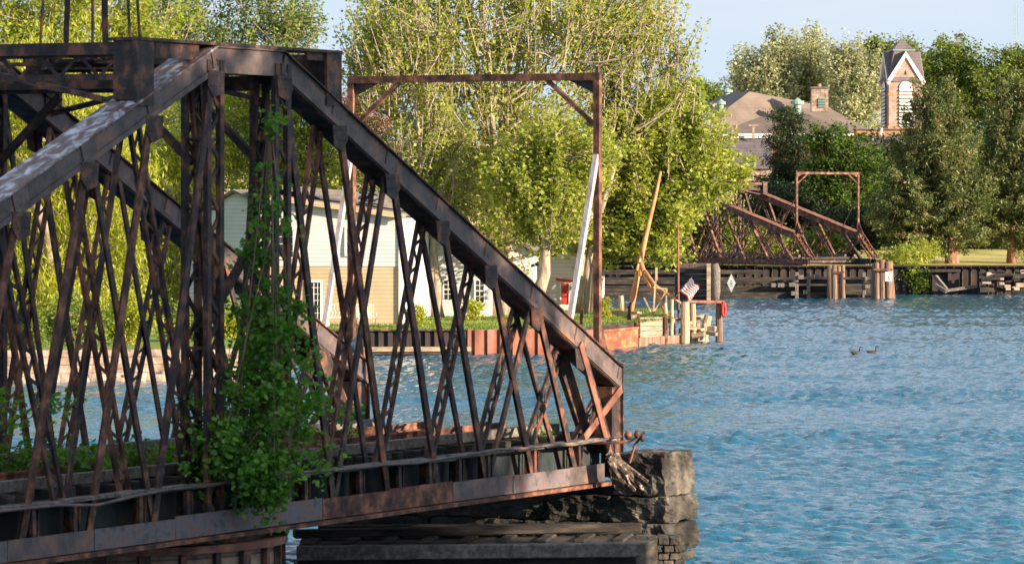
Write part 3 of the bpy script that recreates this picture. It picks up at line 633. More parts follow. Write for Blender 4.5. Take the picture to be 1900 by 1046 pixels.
for (px, py, u, wgt, s) in [(500, 240, 1.1, 1.0, (.09, .08, .4)), (495, 310, 1.1, 1.5, (.12, .1, .35)), (505, 390, 1.15, 1.5, (.14, .12, .35)), (478, 440, 1.2, 2.0, (.18, .15, .35)), (500, 500, 1.1, 2.2, (.2, .15, .35)), (490, 580, 1.0, 4, (.28, .2, .28)), (500, 630, .9, 5, (.33, .3, .33)), (470, 690, .8, 6, (.36, .3, .35)), (500, 740, .6, 9, (.5, .35, .35)), (430, 780, .2, 9, (.5, .3, .3)), (540, 770, 1.7, 8, (.3, .3, .3)), (420, 850, 0, 9, (.3, .3, .22)), (480, 870, .5, 11, (.4, .25, .25)), (490, 920, .5, 5, (.22, .2, .14))]:
    vp.append((P(px, py, 71.4 + u * .9), wgt, s))
st = [[P(480, 945, 71.9), P(470, 850, 72), P(485, 700, 72.2), P(490, 520, 72.5), P(498, 360, 72.6), P(500, 210, 72.6)], [P(440, 920, 71.8), P(455, 800, 72), P(470, 680, 72.2), P(510, 560, 72.5), P(505, 420, 72.5)], [P(500, 940, 71.8), P(530, 820, 72.2), P(560, 720, 72.6), P(520, 620, 72.5)]]
foliage_thing('climbing_vine', 'leafy green vine climbing the tower column of the near bridge', 'vine', vp, 9800, .11, .105, 'leaf_vine', 3, st)
for i, (px, py, wpx, s, nn, lab) in enumerate([(60, 850, 90, .25, 900, 'green weeds on the near bridge deck at the far left edge'), (170, 870, 70, .22, 700, 'green weeds on the near bridge deck behind rusty left diagonals'), (265, 850, 60, .2, 500, 'green weeds on the near bridge deck left of the vine'), (150, 912, 80, .1, 350, 'low grassy tuft between the ties of the near bridge'), (10, 760, 25, .4, 420, 'tall leafy sapling on the near bridge at the left edge')]):
    D = 70.5 + px / 100 - (1 if i == 3 else 0); Lp = [(P(px + dx * wpx, py + 4 * dx, D + .3 * dx), 1, (s * 1.3, s, s * .6)) for dx in (-.7, 0, .7)]
    b = P(px, py + 40, D); foliage_thing('weed_clump', lab, 'weeds', Lp, nn, .08, .10, 'leaf_vine', 30 + i, [[b, P(px, py, D)], [b, P(px + wpx * .5, py, D)], [b, P(px - wpx * .5, py - 10, D)]])
foliage_thing('weed_clump', 'sunlit sprig of weeds by the far truss end of the near bridge', 'weeds', [(P(645, 780, 83), 1, (.15, .15, .2))], 200, .08, .09, 'leaf_vine', 44, [[P(645, 815, 83), P(645, 780, 83)]])
foliage_thing('weed_clump', 'small tuft of weeds near the end of the near bridge deck', 'weeds', [(P(1000, 805, 85), 1, (.2, .2, .06))], 160, .05, .07, 'leaf_vine', 45, [[P(1000, 820, 85), P(1000, 805, 85)]])

# broken timber hanging from the bridge end, lamp bracket
mb = MB(); rnd = random.Random(4)
for k in range(10):
    a = P(1132 + rnd.uniform(-6, 10), 845 + rnd.uniform(-8, 12), 84.3 + rnd.uniform(-.2, .2)); b = P(1186 + rnd.uniform(-30, 24), 898 + rnd.uniform(-24, 14), 84.2 + rnd.uniform(-.2, .2))
    mb.beam(a, b, rnd.uniform(.08, .2), rnd.uniform(.05, .12), w2=rnd.uniform(.04, .12), h2=.05)
tag(mb.build('broken_timber', 'white_wood', None, loc=P(1140, 850, 84.3)), 'splintered pale timber hanging off the near bridge end', 'timber')
b0 = P(1125, 822, 84.8); root = empty('latch_lever', b0, 'dark iron latch lever sticking out past the near bridge end', 'lever')
mb = MB().tube([P(1085, 822, 84.8), P(1165, 820, 84.8), P(1180, 812, 84.8)], .03, 6); mb.tube([P(1168, 858, 84.9), P(1178, 825, 84.9), P(1196, 802, 84.9)], .03, 6); part(mb, 'arm', 'steel_dark', root)
mb = MB()
for px, py, s in ((1166, 808, .09), (1183, 806, .08), (1192, 812, .06)): mb.tube([P(px, py - 8, 84.8), P(px, py, 84.8), P(px, py + 7, 84.8)], [s * .6, s, s * .5], 8)
part(mb, 'lug', 'steel_dark', root, smooth=True)

# ------------------------------------------------------------------ piers
import bmesh
from mathutils import noise as mn
def rough(mb, x0, x1, y0, y1, z0, z1, M, amp=.06, div=7, mi=0, seed=0, rnd_=.12):
    bm = bmesh.new(); bmesh.ops.create_cube(bm, size=1)
    for v in bm.verts: v.co = Vector((x0 + (x1 - x0) * (v.co.x + .5), y0 + (y1 - y0) * (v.co.y + .5), z0 + (z1 - z0) * (v.co.z + .5)))
    bmesh.ops.bevel(bm, geom=bm.edges[:], offset=rnd_ * min(x1 - x0, y1 - y0, z1 - z0), segments=2, affect='EDGES', profile=.6)
    bmesh.ops.subdivide_edges(bm, edges=[e for e in bm.edges if e.calc_length() > .25], cuts=div, use_grid_fill=True)
    for v in bm.verts:
        p = v.co + Vector((seed * 7.1, seed * 3.3, 0)); v.co += Vector((mn.noise(p * 2.3), mn.noise(p * 2.3 + Vector((9, 0, 0))), mn.noise(p * 2.3 + Vector((0, 9, 0))) * .4)) * amp * .7 + Vector((mn.noise(p * 9), mn.noise(p * 9 + Vector((5, 0, 0))), mn.noise(p * 9 + Vector((0, 5, 0))) * .5)) * amp * .6
    bm.verts.index_update(); vs = [M(*v.co) for v in bm.verts]; fs = [tuple(v.index for v in f.verts) for f in bm.faces]; mb.add(vs, fs, mi); bm.free()
# rest pier of cut stone, built in the bridge's own axes
root = empty('stone_pier', NL(14.9, 2.2, 0), 'dark weathered stone block pier under the near bridge end', 'pier')
rnd = random.Random(11)
courses = [(-.9, .22, 0), (.22, .80, .05), (.80, 1.32, -.1)]
for ci, (z0, z1, du) in enumerate(courses):
    mb = MB(); v = -1.55 + rnd.uniform(-.05, .05); k = 0
    while v < 5.9:
        w = rnd.uniform(1.2, 2.1); v1 = min(v + w, 6.05)
        if 6.05 - v1 < .5: v1 = 6.05
        rough(mb, 14.15 - du + rnd.uniform(0, .1), 15.75, v, v1 - .02, z0, z1 - .02, lambda a, b, c: NL(a, b, c), .12, 9, seed=ci * 10 + k, rnd_=.06); v = v1; k += 1
    part(mb, 'stone_course', 'stone_dark', root)
mb = MB(); rough(mb, 14.3, 15.75, -1.5, -.35, 1.32, 2.17, lambda a, b, c: NL(a, b, c), .10, 12, seed=55, rnd_=.05); part(mb, 'cap_stone', 'stone_light', root)
mb = MB(); rough(mb, 14.5, 15.75, -.33, 6.0, 1.30, 1.50, lambda a, b, c: NL(a, b, c), .03, 7, seed=56); part(mb, 'bearing_shelf', 'stone_dark', root, smooth=True)
# pivot pier, round drum
pc = NL(0, 2.86, 0); root = empty('pivot_pier', pc, 'round masonry pivot pier with dark upright posts beneath the near bridge', 'pier')
def drum(R, z0, z1, n=64, jit=0): 
    m = MB(); m.tube([pc + Vector((0, 0, z0)), pc + Vector((0, 0, z1))], R, n); return m
part(drum(3.2, -1.5, 1.30), 'drum_wall', 'brick_tan', root)
part(drum(3.36, 1.30, 1.42), 'rim_plate', 'rust_bright', root); part(drum(3.0, 1.42, 1.50), 'turntable', 'steel_dark', root)
for k in range(30):
    a = k * 2 * math.pi / 30 + .05; m = MB(); q = pc + Vector((math.cos(a) * 3.27, math.sin(a) * 3.27, 0)); m.beam(q + Vector((0, 0, -1.5)), q + Vector((0, 0, 1.298)), .11 if k % 3 else .2, .1, up=(math.cos(a), math.sin(a), 0)); part(m, 'drum_post', 'steel_dark', root)
# fender timbers between pivot pier and rest pier
root = empty('timber_fender', GX(850, 81.5), 'long dark timber fender low on the water before the stone pier', 'fender')
m = MB()
for (y, px0, px1, z, w, h) in ((81.2, 545, 1180, .86, .35, .16), (80.6, 560, 1195, .60, .4, .2), (79.9, 560, 1160, .36, .4, .22), (81.0, 548, 1150, .2, .5, .3)):
    m.beam(GX(px0, y, z), GX(px1, y + 1.2, z + .04), w, h)
for k in range(9):
    px = 570 + k * 72; m.beam(GX(px, 80.0 + k * .1, .74), GX(px + 30, 82.2 + k * .1, .76), .22, .1)
part(m, 'timber', 'timber_dark', root, bevel=.02)
m = MB(); m.add([GX(552, 79.4, .72), GX(1180, 79.6, .72), GX(1235, 82.2, .76), GX(560, 82.0, .74), GX(552, 79.4, -.6), GX(1180, 79.6, -.6), GX(1235, 82.2, -.6), GX(560, 82.0, -.6)], [(0, 1, 2, 3), (0, 4, 5, 1), (1, 5, 6, 2), (3, 7, 4, 0)]); part(m, 'platform', 'timber_dark', root)
m = MB().beam(GX(550, 79.2, .66), GX(1190, 79.5, .70), .26, .26); part(m, 'edge_timber', 'timber_grey', root, bevel=.02)
m = MB().beam(GX(590, 82.1, .86), GX(1190, 82.3, .88), .25, .2); part(m, 'edge_timber', 'timber_dark', root, bevel=.02)
root = empty('timber_crib', GX(1215, 81), 'stepped stack of pale crib blocks at the right foot of the stone pier', 'crib')
rnd = random.Random(5); m = MB()
for r in range(6):
    for k in range(9):
        px = 1085 + k * 21 + (r % 2) * 9
        ytop = 1046 - (px - 1060) * .30 + 0
        yy = 1002 + r * 14
        if yy < ytop - 6 or px > 1262: continue
        D = 81.6; p = P(px, yy, D); w = 20 * D / FPX; h = 13 * D / FPX
        mm = MB(); rough(mm, p.x - w / 2, p.x + w / 2 - .01, D - .1 - rnd.uniform(0, .1), D + .8, p.z - h / 2, p.z + h / 2 - .012, lambda a, b, c: Vector((a, b, c)), .025, 2, seed=r * 20 + k); m.add(mm.V, mm.F)
part(m, 'crib_block', 'stone_light', root)

# ------------------------------------------------------------------ left and middle bank: walls
def wall_run(name, label, cat, pts, ztop, thick, m, zb=-1.0, courses=None, corrug=0):
    p0 = Vector((pts[0][0], pts[0][1], 0)); root = empty(name, p0, label, cat); mb = MB()
    for (x0, y0), (x1, y1) in zip(pts[:-1], pts[1:]):
        a = Vector((x0, y0, (ztop + zb) / 2)); b = Vector((x1, y1, (ztop + zb) / 2)); d = (b - a).normalized(); nrm = Vector((d.y, -d.x, 0)); Ln = (b - a).length
        if corrug:
            k = int(Ln / corrug)
            for i in range(k):
                o = nrm * (.07 if i % 2 else -.07); mb.beam(a + d * Ln * i / k + o, a + d * Ln * (i + .97) / k + o, .12, ztop - zb + random.uniform(-.03, .03))
        else: mb.beam(a, b, thick, ztop - zb)
    part(mb, 'wall_face', m, root); return root
wall_run('shore_wall', 'low pink stone wall along the left shore behind the near bridge', 'shore wall', [(-45, 168.2), (-30, 172.1), (-17, 174.6), (-10.5, 176.2)], 1.25, .5, 'stone_pink')
# loose shore rocks
rnd = random.Random(8)
for k in range(16):
    px = -20 + k * 29 + rnd.uniform(-8, 8); D = 171.8 + k * .27 - rnd.uniform(0, .6); p = GX(px, D, rnd.uniform(0, .15)); s = rnd.uniform(.22, .5); m = MB()
    rough(m, -s, s, -s * .7, s * .7, -s * .5, s * .6, lambda a, b, c: Vector((a, b, c)), .15 * s * 2, 2, seed=k, rnd_=.25)
    tag(m.build('shore_rock', 'rock', None, smooth=True, loc=(0, 0, 0)), 'pale boulder at the water edge below the pink stone shore wall', 'rock', 'boulders along the left shore').location = p
root = wall_run('sheet_pile_wall', 'dark sheet pile bulkhead below the tan sided house', 'bulkhead', [(-9.2, 204.2), (-2.15, 204.9)], 1.16, .3, 'dark_sheet', corrug=.22)
m = MB(); m.beam((-9.2, 203.9, .30), (-1.95, 204.6, .30), .35, .22); part(m, 'wale', 'timber', root)
m = MB()
for k in range(14): x = -9.1 + k * .53; m.beam((x, 203.95 + k * .052, -.6), (x, 203.95 + k * .052, .19), .12, .12, up=(0, 1, 0))
m.beam((-9.2, 203.9, .1), (-1.95, 204.6, .1), .2, .1); part(m, 'waler_post', 'timber_dark', root)
m = MB(); m.beam((-9.2, 204.1, 1.2), (-2.1, 204.8, 1.2), .4, .07); part(m, 'cap_beam', 'steel_dark', root)
root = wall_run('sheet_pile_wall', 'rust red sheet pile bulkhead beside the dark one', 'bulkhead', [(-2.1, 204.7), (2.1, 205.9)], 1.22, .3, 'rust_sheet', corrug=.3)
root = wall_run('sheet_pile_wall', 'smooth orange rusted steel bulkhead ending at the timber crib', 'bulkhead', [(2.1, 205.9), (4.1, 210.8)], 1.05, .22, 'rust_sheet')
m = MB(); m.beam((4.1, 210.8, .25), (6.25, 217.2, .25), .2, 1.3); m.beam((4.2, 210.8, .95), (6.25, 217.1, .95), .3, .1); part(m, 'low_plate', 'orange_sheet', root)
root = wall_run('sheet_pile_wall', 'weathered plank skirting at the foot of the timber crib', 'bulkhead', [(6.3, 217.5), (8.8, 223.5)], .42, .2, 'timber_red')

# timber crib, piles and the little dock at the point
root = empty('timber_crib', GX(1200, 222, 0), 'stacked plank crib box with greenish boards on the sunny point', 'crib')
rnd = random.Random(3)
for k in range(6):
    m = MB(); z = .12 + k * .235; m.beam(GX(1186, 219.8, z), GX(1233, 221.2, z + rnd.uniform(-.02, .02)), .16, .215); part(m, 'plank', 'timber', root, bevel=.015)
m = MB(); m.beam(GX(1184, 219.6, 0), GX(1184, 219.6, 1.62), .14, .16, up=(1, 0, 0)); m.beam(GX(1236, 221, -.4), GX(1236, 221, 1.55), .2, .16, up=(1, 0, 0)); part(m, 'corner_post', 'steel_rust', root)
m = MB(); m.beam(GX(1125, 226, 1.55), GX(1184, 224, 1.5), .22, .2); m.beam(GX(1170, 221, 1.3), GX(1186, 228, 1.35), .25, .3); part(m, 'top_beam', 'timber', root)
m = MB()
for k in range(20):
    px = 1240 + rnd.uniform(0, 72); z = rnd.uniform(.15, 1.35); D = 224 + rnd.uniform(-.8, .8)
    m.beam(GX(px, D, z), GX(px + rnd.uniform(6, 26), D + rnd.uniform(-.5, .5), z + rnd.uniform(-.12, .12)), .22, rnd.uniform(.14, .26))
for k in range(8):
    px = 1243 + k * 9; m.beam(GX(px, 223.6, -.4), GX(px + rnd.uniform(-4, 4), 223.6, rnd.uniform(.7, 1.4)), .16, .18, up=(1, 0, 0))
part(m, 'crib_log', 'timber', root, bevel=.02)
def pile(px, y0, y1, D, w, label, m='timber_pile', lean=0, name='timber_pile', cat='pile', group=None, cap=True):
    a = P(px, y1 + 6, D); b = P(px + lean, y0, D); r = w * D / FPX / 2
    rn = random.Random(int(px * 7 + y0)); ps = [a.lerp(b, t) + Vector((rn.uniform(-.02, .02), 0, 0)) for t in (0, .25, .5, .75, 1)]
    mb = MB().tube(ps, [r * 1.08, r * 1.05, r, r * .97, r * .9], 10)
    return tag(mb.build(name, m, None, smooth=False, loc=a), label, cat, group)
pile(1158, 548, 592, 226, 13, 'leaning grey log stump behind the timber crib', lean=-6)
pile(1246, 555, 627, 222.8, 8, 'thin upright log post holding the small flag staff', lean=1)
pile(1235, 562, 625, 222, 8, 'thin upright log post at the crib corner', lean=0)
pile(1271, 560, 630, 223, 17, 'thick pale timber pile carrying the red dock beam')
pile(1286, 563, 628, 223.6, 12, 'slimmer pale pile close behind the thick dock pile')
pile(1303, 585, 630, 224, 17, 'short fat leaning pile beside the dock piles', lean=11)
pile(1334, 562, 628, 225.5, 13, 'reddish outer timber pile at the free end of the dock beam', 'timber_red')
m = MB().beam(P(1272, 559, 223.2), P(1341, 560, 225.5), .3, .13); tag(m.build('dock_beam', 'rust_sheet', None, loc=P(1272, 559, 223.2)), 'reddish plank beam spanning the dock piles', 'beam')
p = P(1343, 574, 225.2); m = MB(); 
pts = [p + Vector((.07 * math.cos(t), 0, .36 * math.sin(t))) for t in np.linspace(0, 2 * math.pi, 17)]
m.tube(pts, .075, 8); tag(m.build('fender_buoy', 'red_paint', None, smooth=True, loc=p), 'red rubber ring hanging on the outer dock pile', 'life ring')
# derrick made of poles
root = empty('pole_derrick', P(1165, 600, 227), 'leaning wooden pole derrick with bent brace above the crib', 'derrick')
m = MB().tube([P(1164, 612, 227), P(1176, 545, 227), P(1188, 485, 227.2), P(1200, 430, 227.4), P(1217, 360, 227.6), P(1226, 318, 227.7)], [.17, .165, .15, .13, .1, .07], 9); part(m, 'pole', 'orange_wood', root, smooth=True)
m = MB().tube([P(1188, 487, 226.8), P(1197, 512, 226.6), P(1212, 540, 226.2), P(1228, 565, 225.5), P(1240, 592, 225)], [.16, .14, .14, .11, .1], 8); part(m, 'brace', 'orange_wood', root, smooth=True)
m = MB().tube([P(1196, 502, 226.6), P(1215, 530, 226.2), P(1240, 548, 225.4), P(1262, 562, 224.6)], [.1, .11, .1, .07], 8); part(m, 'spar', 'orange_wood', root, smooth=True)
m = MB()
for i, (dx, dy) in enumerate(((-7, 12), (0, 22), (9, 18))): m.tube([P(1188, 480 + i * 6, 226.9), P(1188 + dx, 490 + dy, 226.5)], .07, 6)
part(m, 'lashing', 'orange_wood', root, smooth=True)
# small white frame
root = empty('pipe_frame', P(1213, 585, 225), 'bleached wooden post frame with crossed struts in front of the derrick', 'frame')
m = MB()
for a, b, w in (((1212, 585), (1218, 498), .09), ((1212, 533), (1238, 536), .08), ((1236, 583), (1237, 536), .09), ((1211, 583), (1236, 540), .06), ((1195, 552), (1210, 583), .08), ((1218, 496), (1218, 520), .13)): m.beam(P(*a, 225), P(*b, 225), w, w)
part(m, 'strut', 'timber_pile', root)
pl = P(1259, 598, 226); m = MB().tube([pl, P(1258.5, 470, 226), P(1258, 415, 226)], [.06, .05, .03], 8); tag(m.build('mast_pole', 'rust_sheet', None, smooth=True, loc=pl), 'thin straight upright pole standing behind the flag', 'pole')
# flag on its staff
fb = P(1246, 560, 224.5); root = empty('flag', fb, 'small red white and blue striped flag fluttering on a slanted staff', 'flag')
m = MB().tube([fb, P(1284, 513, 224.5)], [.025, .02], 6); part(m, 'staff', 'white_wood', root)
a = P(1283, 514.5, 224.5); b = P(1261, 538, 224.5); e1 = (b - a); e2 = P(1297, 534, 224.5) - a
def fp(s, t): return a + e1 * s * (1 - .12 * t) + e2 * t + Vector((0, 1, 0)) * (.10 * math.sin(t * 7 + s * 1.5)) * (.3 + t) + Vector((.05 * math.sin(t * 9 + s * 3), 0, .05 * math.cos(t * 8 + s * 2))) * t + Vector((.12 * t * s, 0, -.1 * t * s))
m = MB(); nc = 26
for i in range(13):
    for j in range(nc):
        s0, s1, t0, t1 = i / 13, (i + 1) / 13, j / nc, (j + 1) / nc
        m.add([fp(s0, t0), fp(s1, t0), fp(s1, t1), fp(s0, t1)], [(0, 1, 2, 3)], 2 if (i < 7 and t1 <= .421) else (i % 2))
for r in range(9):
    for c in range(6 if r % 2 == 0 else 5):
        s = (r + .9) / 10 * 7 / 13; t = (c + (.6 if r % 2 == 0 else 1.1)) / 6.3 * .40; q = fp(s, t) + Vector((0, -.012, 0)); k = .014
        m.add([q + Vector((-k, 0, 0)), q + Vector((0, 0, k)), q + Vector((k, 0, 0)), q + Vector((0, 0, -k))], [(0, 1, 2, 3)], 1)
part(m, 'cloth', ['flag_red', 'trim_white', 'flag_blue'], root)
# steel posts
for px, y0, y1, D, lab, ln in ((1077, 573, 612, 212, 'dark punched steel post on the grass right of the white stay', 3), (1163, 560, 612, 218.5, 'rusty leaning steel post at the end of the orange bulkhead', 7), (1168, 566, 612, 218, 'dark steel post just behind the rusty leaning one', 0)):
    r = P(px, y1, D); m = MB(); m.beam(r - Vector((0, 0, .3)), P(px + ln, y0, D), .17, .03, up=(0, 1, 0)); m.beam(r - Vector((-.07, .05, .3)), P(px + ln, y0, D) - Vector((-.07, .05, 0)), .03, .1, up=(0, 1, 0)); tag(m.build('steel_post', 'steel_dark' if ln != 7 else 'steel_rust', None, loc=r), lab, 'post')

# ------------------------------------------------------------------ houses on the near point
def house():
    th = math.radians(8); ca, sa = math.cos(th), math.sin(th)
    O = P(742, 605, 213); O.z = 1.1   # front right corner; local x runs left, y runs back
    root = empty('tan_house', O, 'two storey house, white siding above tan, behind the near bridge', 'house')
    xd = Vector((-ca, sa, 0)); yd = Vector((sa, ca, 0))
    def q(x, y, z): return xd * x + yd * y + Vector((0, 0, z))
    W1, DP = 7.5, 9.0
    def ztop(x): return 5.5 + (x / W1) * 1.05
    m = MB(); m.add([q(0, 0, 0), q(W1, 0, 0), q(W1, 0, 3.0), q(0, 0, 3.0)], [(0, 1, 2, 3)]); m.add([q(0, .0, 0), q(0, DP, 0), q(0, DP, 3.0), q(0, 0, 3.0)], [(0, 1, 2, 3)], 1)
    m.add([q(W1, 0, 0), q(W1, DP, 0), q(W1, DP, 3.), q(W1, 0, 3.)], [(0, 1, 2, 3)]); m.add([q(0, DP, 0), q(W1, DP, 0), q(W1, DP, 3.), q(0, DP, 3.)], [(0, 1, 2, 3)])
    m.build('lower_wall', ['siding_tan', 'siding_white'], root)
    m = MB(); m.prism([q(0, -.04, 2.98), q(W1, -.04, 2.98), q(W1, -.04, ztop(W1)), q(0, -.04, ztop(0))], yd * (DP + .06)); m.build('upper_wall', 'siding_white', root)
    m = MB(); m.prism([q(-.35, -.45, ztop(0) - .03), q(W1 + .1, -.45, ztop(W1) + .02), q(W1 + .1, -.45, ztop(W1) + .16), q(-.35, -.45, ztop(0) + .09)], yd * (DP + .9)); m.prism([q(W1 - 2.5, 1.5, ztop(W1)), q(W1 + .3, 1.5, ztop(W1) + .6), q(-.35, 4.5, ztop(0) + .9), q(-.35, 4.5, ztop(0) + .1)], yd * 2)
    m.build('roof', 'shingle_grey', root)
    m = MB(); m.beam(q(-.36, -.47, ztop(0) - .04), q(W1, -.47, ztop(W1) + .0), .06, .26); m.build('fascia', 'siding_tan', root)
    m = MB(); m.beam(q(-.03, -.06, 0), q(-.03, -.06, 5.4), .16, .1, up=(0, 1, 0)); m.beam(q(W1, -.08, 0), q(W1, -.08, 6.4), .16, .1, up=(0, 1, 0)); m.build('corner_board', 'trim_white', root)
    # annex with gable, turned into the shade
    th2 = math.radians(36); x2 = Vector((-math.cos(th2), math.sin(th2), 0)); y2 = Vector((math.sin(th2), math.cos(th2), 0)); O2 = q(W1 - .1, -.2, 0)
    def r(x, y, z): return O2 + x2 * x + y2 * y + Vector((0, 0, z))
    m = MB(); m.prism([r(0, 0, 0), r(4.1, 0, 0), r(4.1, 0, 5.3), r(1.05, 0, 6.62), r(0, 0, 6.25)], y2 * 5); m.build('annex_wall', 'siding_grey', root)
    m = MB(); m.prism([r(-.15, -.25, 6.24), r(1.05, -.25, 6.66), r(4.4, -.25, 5.22), r(4.4, -.25, 5.34), r(1.05, -.25, 6.80), r(-.15, -.25, 6.36)], y2 * 5.5); m.build('annex_roof', 'shingle_grey', root)
    m = MB(); m.beam(r(0, -.05, 0), r(0, -.05, 6.2), .22, .12, up=(0, 1, 0)); m.build('annex_corner_board', 'trim_blue', root)
    # door and windows
    def opening(nm, x0, x1, z0, z1, sash=(2, 4)):
        m = MB(); m.add([q(x0, -.07, z0), q(x1, -.07, z0), q(x1, -.07, z1), q(x0, -.07, z1)], [(0, 1, 2, 3)]); g = m.build(nm, 'glass_dark', root)
        f = MB(); t = .11
        for a, b in ((q(x0, -.1, z0), q(x0, -.1, z1)), (q(x1, -.1, z0), q(x1, -.1, z1))): f.beam(a, b, t, .08, up=yd)
        for a, b in ((q(x0 - .05, -.1, z1), q(x1 + .05, -.1, z1)), (q(x0 - .05, -.1, z0), q(x1 + .05, -.1, z0))): f.beam(a, b, .08, t)
        for i in range(1, sash[0]): xx = x0 + (x1 - x0) * i / sash[0]; f.beam(q(xx, -.09, z0), q(xx, -.09, z1), .03, .03, up=yd)
        for i in range(1, sash[1]): zz = z0 + (z1 - z0) * i / sash[1]; f.beam(q(x0, -.09, zz), q(x1, -.09, zz), .03, .03)
        f.build('frame', 'trim_white', g)
    opening('door', 3.92, 4.5, .05, 2.25, (3, 7)); opening('window', 2.1, 2.7, 3.55, 4.9); opening('window', 5.3, 6.2, 3.4, 4.8)
house()
def shed(name, label, px0, px1, D, zt, z0, depth, door=None, rot=6, win=None, roofh=.9, m_='siding_white'):
    th = math.radians(rot); O = GX(px1, D, z0); root = empty(name, O, label, 'shed'); xd = Vector((-math.cos(th), math.sin(th), 0)); yd = Vector((math.sin(th), math.cos(th), 0))
    w = (px1 - px0) / FPX * D / math.cos(th)
    q = lambda x, y, z: xd * x + yd * y + Vector((0, 0, z))
    m = MB().prism([q(0, 0, 0), q(w, 0, 0), q(w, 0, zt), q(w / 2, 0, zt + roofh), q(0, 0, zt)], yd * depth); m.build('wall', m_, root)
    m = MB().prism([q(-.3, -.3, zt - .05), q(w / 2, -.3, zt + roofh + .03), q(w + .3, -.3, zt - .05), q(w + .3, -.3, zt + .06), q(w / 2, -.3, zt + roofh + .15), q(-.3, -.3, zt + .06)], yd * (depth + .6)); m.build('roof', 'shingle_grey', root)
    def rect(nm, mat, x0, x1, z0, z1, fm='trim_white', bars=True):
        m = MB(); m.prism([q(x0, -.05, z0), q(x1, -.05, z0), q(x1, -.05, z1), q(x0, -.05, z1)], yd * .04); g = m.build(nm, mat, root); f = MB()
        f.beam(q(x0, -.07, z0), q(x0, -.07, z1), .07, .05, up=yd); f.beam(q(x1, -.07, z0), q(x1, -.07, z1), .07, .05, up=yd); f.beam(q(x0 - .05, -.07, z1), q(x1 + .05, -.07, z1), .05, .08)
        if bars:
            f.beam(q((x0 + x1) / 2, -.06, z0), q((x0 + x1) / 2, -.06, z1), .03, .03, up=yd)
            for k in (1, 2, 3): f.beam(q(x0, -.06, z0 + (z1 - z0) * k / 4), q(x1, -.06, z0 + (z1 - z0) * k / 4), .03, .03 + .03 * (k == 2))
        f.build('frame', fm, g); return g
    if win: 
        for wi in win: rect('window', 'glass_dark', *wi)
    if door:
        g = rect('door', 'red_paint', *door, bars=False); MB().box(0, .05, 0, .05, 0, .05)
        m = MB().tube([q(door[0] + .1, -.12, 1.05), q(door[0] + .1, -.05, 1.05)], .035, 6); m.build('handle', 'chrome', g)
        m = MB(); m.beam(q(door[0] - .2, -.12, door[3] + .08), q(door[1] + .25, -.12, door[3] + .18), .1, .14); m.build('door_hood', 'red_paint', root)
    return root
shed('white_cottage', 'white cottage with dark paned window between the tree trunks', 792, 908, 224, 3.7, 1.25, 7, win=[(.25, .75, .85, 2.0), (1.9, 2.4, 1.0, 2.0)])
shed('white_shed', 'white clapboard shed with a red door right of the cottage', 996, 1108, 233, 2.45, 1.38, 6, door=(1.5, 1.98, .42, 1.56), win=None, roofh=.95, rot=5)
shed('blue_outbuilding', 'pale sided outbuilding hidden behind the maple trunks', 905, 990, 250, 2.8, 1.5, 6, win=[(1, 1.6, 1, 1.9)])
# patio chairs
def patio_chair(px, label):
    b = P(px, 604, 210.5); b.z = gz(210.5); root = empty('patio_chair', b, label, 'chair', .3, 'patio chairs by the tan wall')
    for sx in (-.22, .22):
        for sy in (-.2, .2): m = MB().tube([(sx, sy, 0), (sx * .9, sy, .43)], .018, 5); m.build('leg', 'trim_white', root)
    m = MB().box(-.25, .25, -.24, .24, .42, .46); m.build('seat', 'trim_white', root)
    m = MB()
    for k in range(6): x = -.22 + k * .088; m.tube([(x, .22, .46), (x * 1.1, .30, 1.05)], .014, 5)
    m.tube([(-.26, .31, 1.05), (0, .33, 1.12), (.26, .31, 1.05)], .022, 5); m.tube([(-.24, .25, .62), (.24, .25, .62)], .014, 5); m.build('backrest', 'trim_white', root)
    for s in (-1, 1): m = MB().tube([(s * .26, .24, .66), (s * .27, -.2, .66), (s * .24, -.22, .42)], .018, 5); m.build('armrest', 'trim_white', root)
patio_chair(672, 'white metal patio chair left of its twin by the tan wall'); patio_chair(687, 'white metal patio chair nearest the white corner of the tan house')
b = P(632, 604, 211); b.z = gz(211); root = empty('garden_bench', b, 'ornate pale iron bench against the tan house wall', 'bench')
m = MB()
for k in range(9): x = -.6 + k * .15; m.tube([(x, .2, .45), (x + .06, .24, .65), (x - .02, .26, .85), (x, .28, 1.0 + .1 * math.sin(k * .4))], .016, 5)
m.tube([(-.62, .28, .98), (-.3, .28, 1.1), (0, .28, 1.14), (.3, .28, 1.1), (.62, .28, .98)], .022, 6); m.build('backrest', 'trim_white', root)
MB().box(-.62, .62, -.22, .2, .42, .46).build('seat', 'trim_white', root)
for sx in (-.58, .58):
    for sy in (-.2, .2): MB().tube([(sx, sy, 0), (sx, sy, .43)], .02, 5).build('leg', 'trim_white', root)
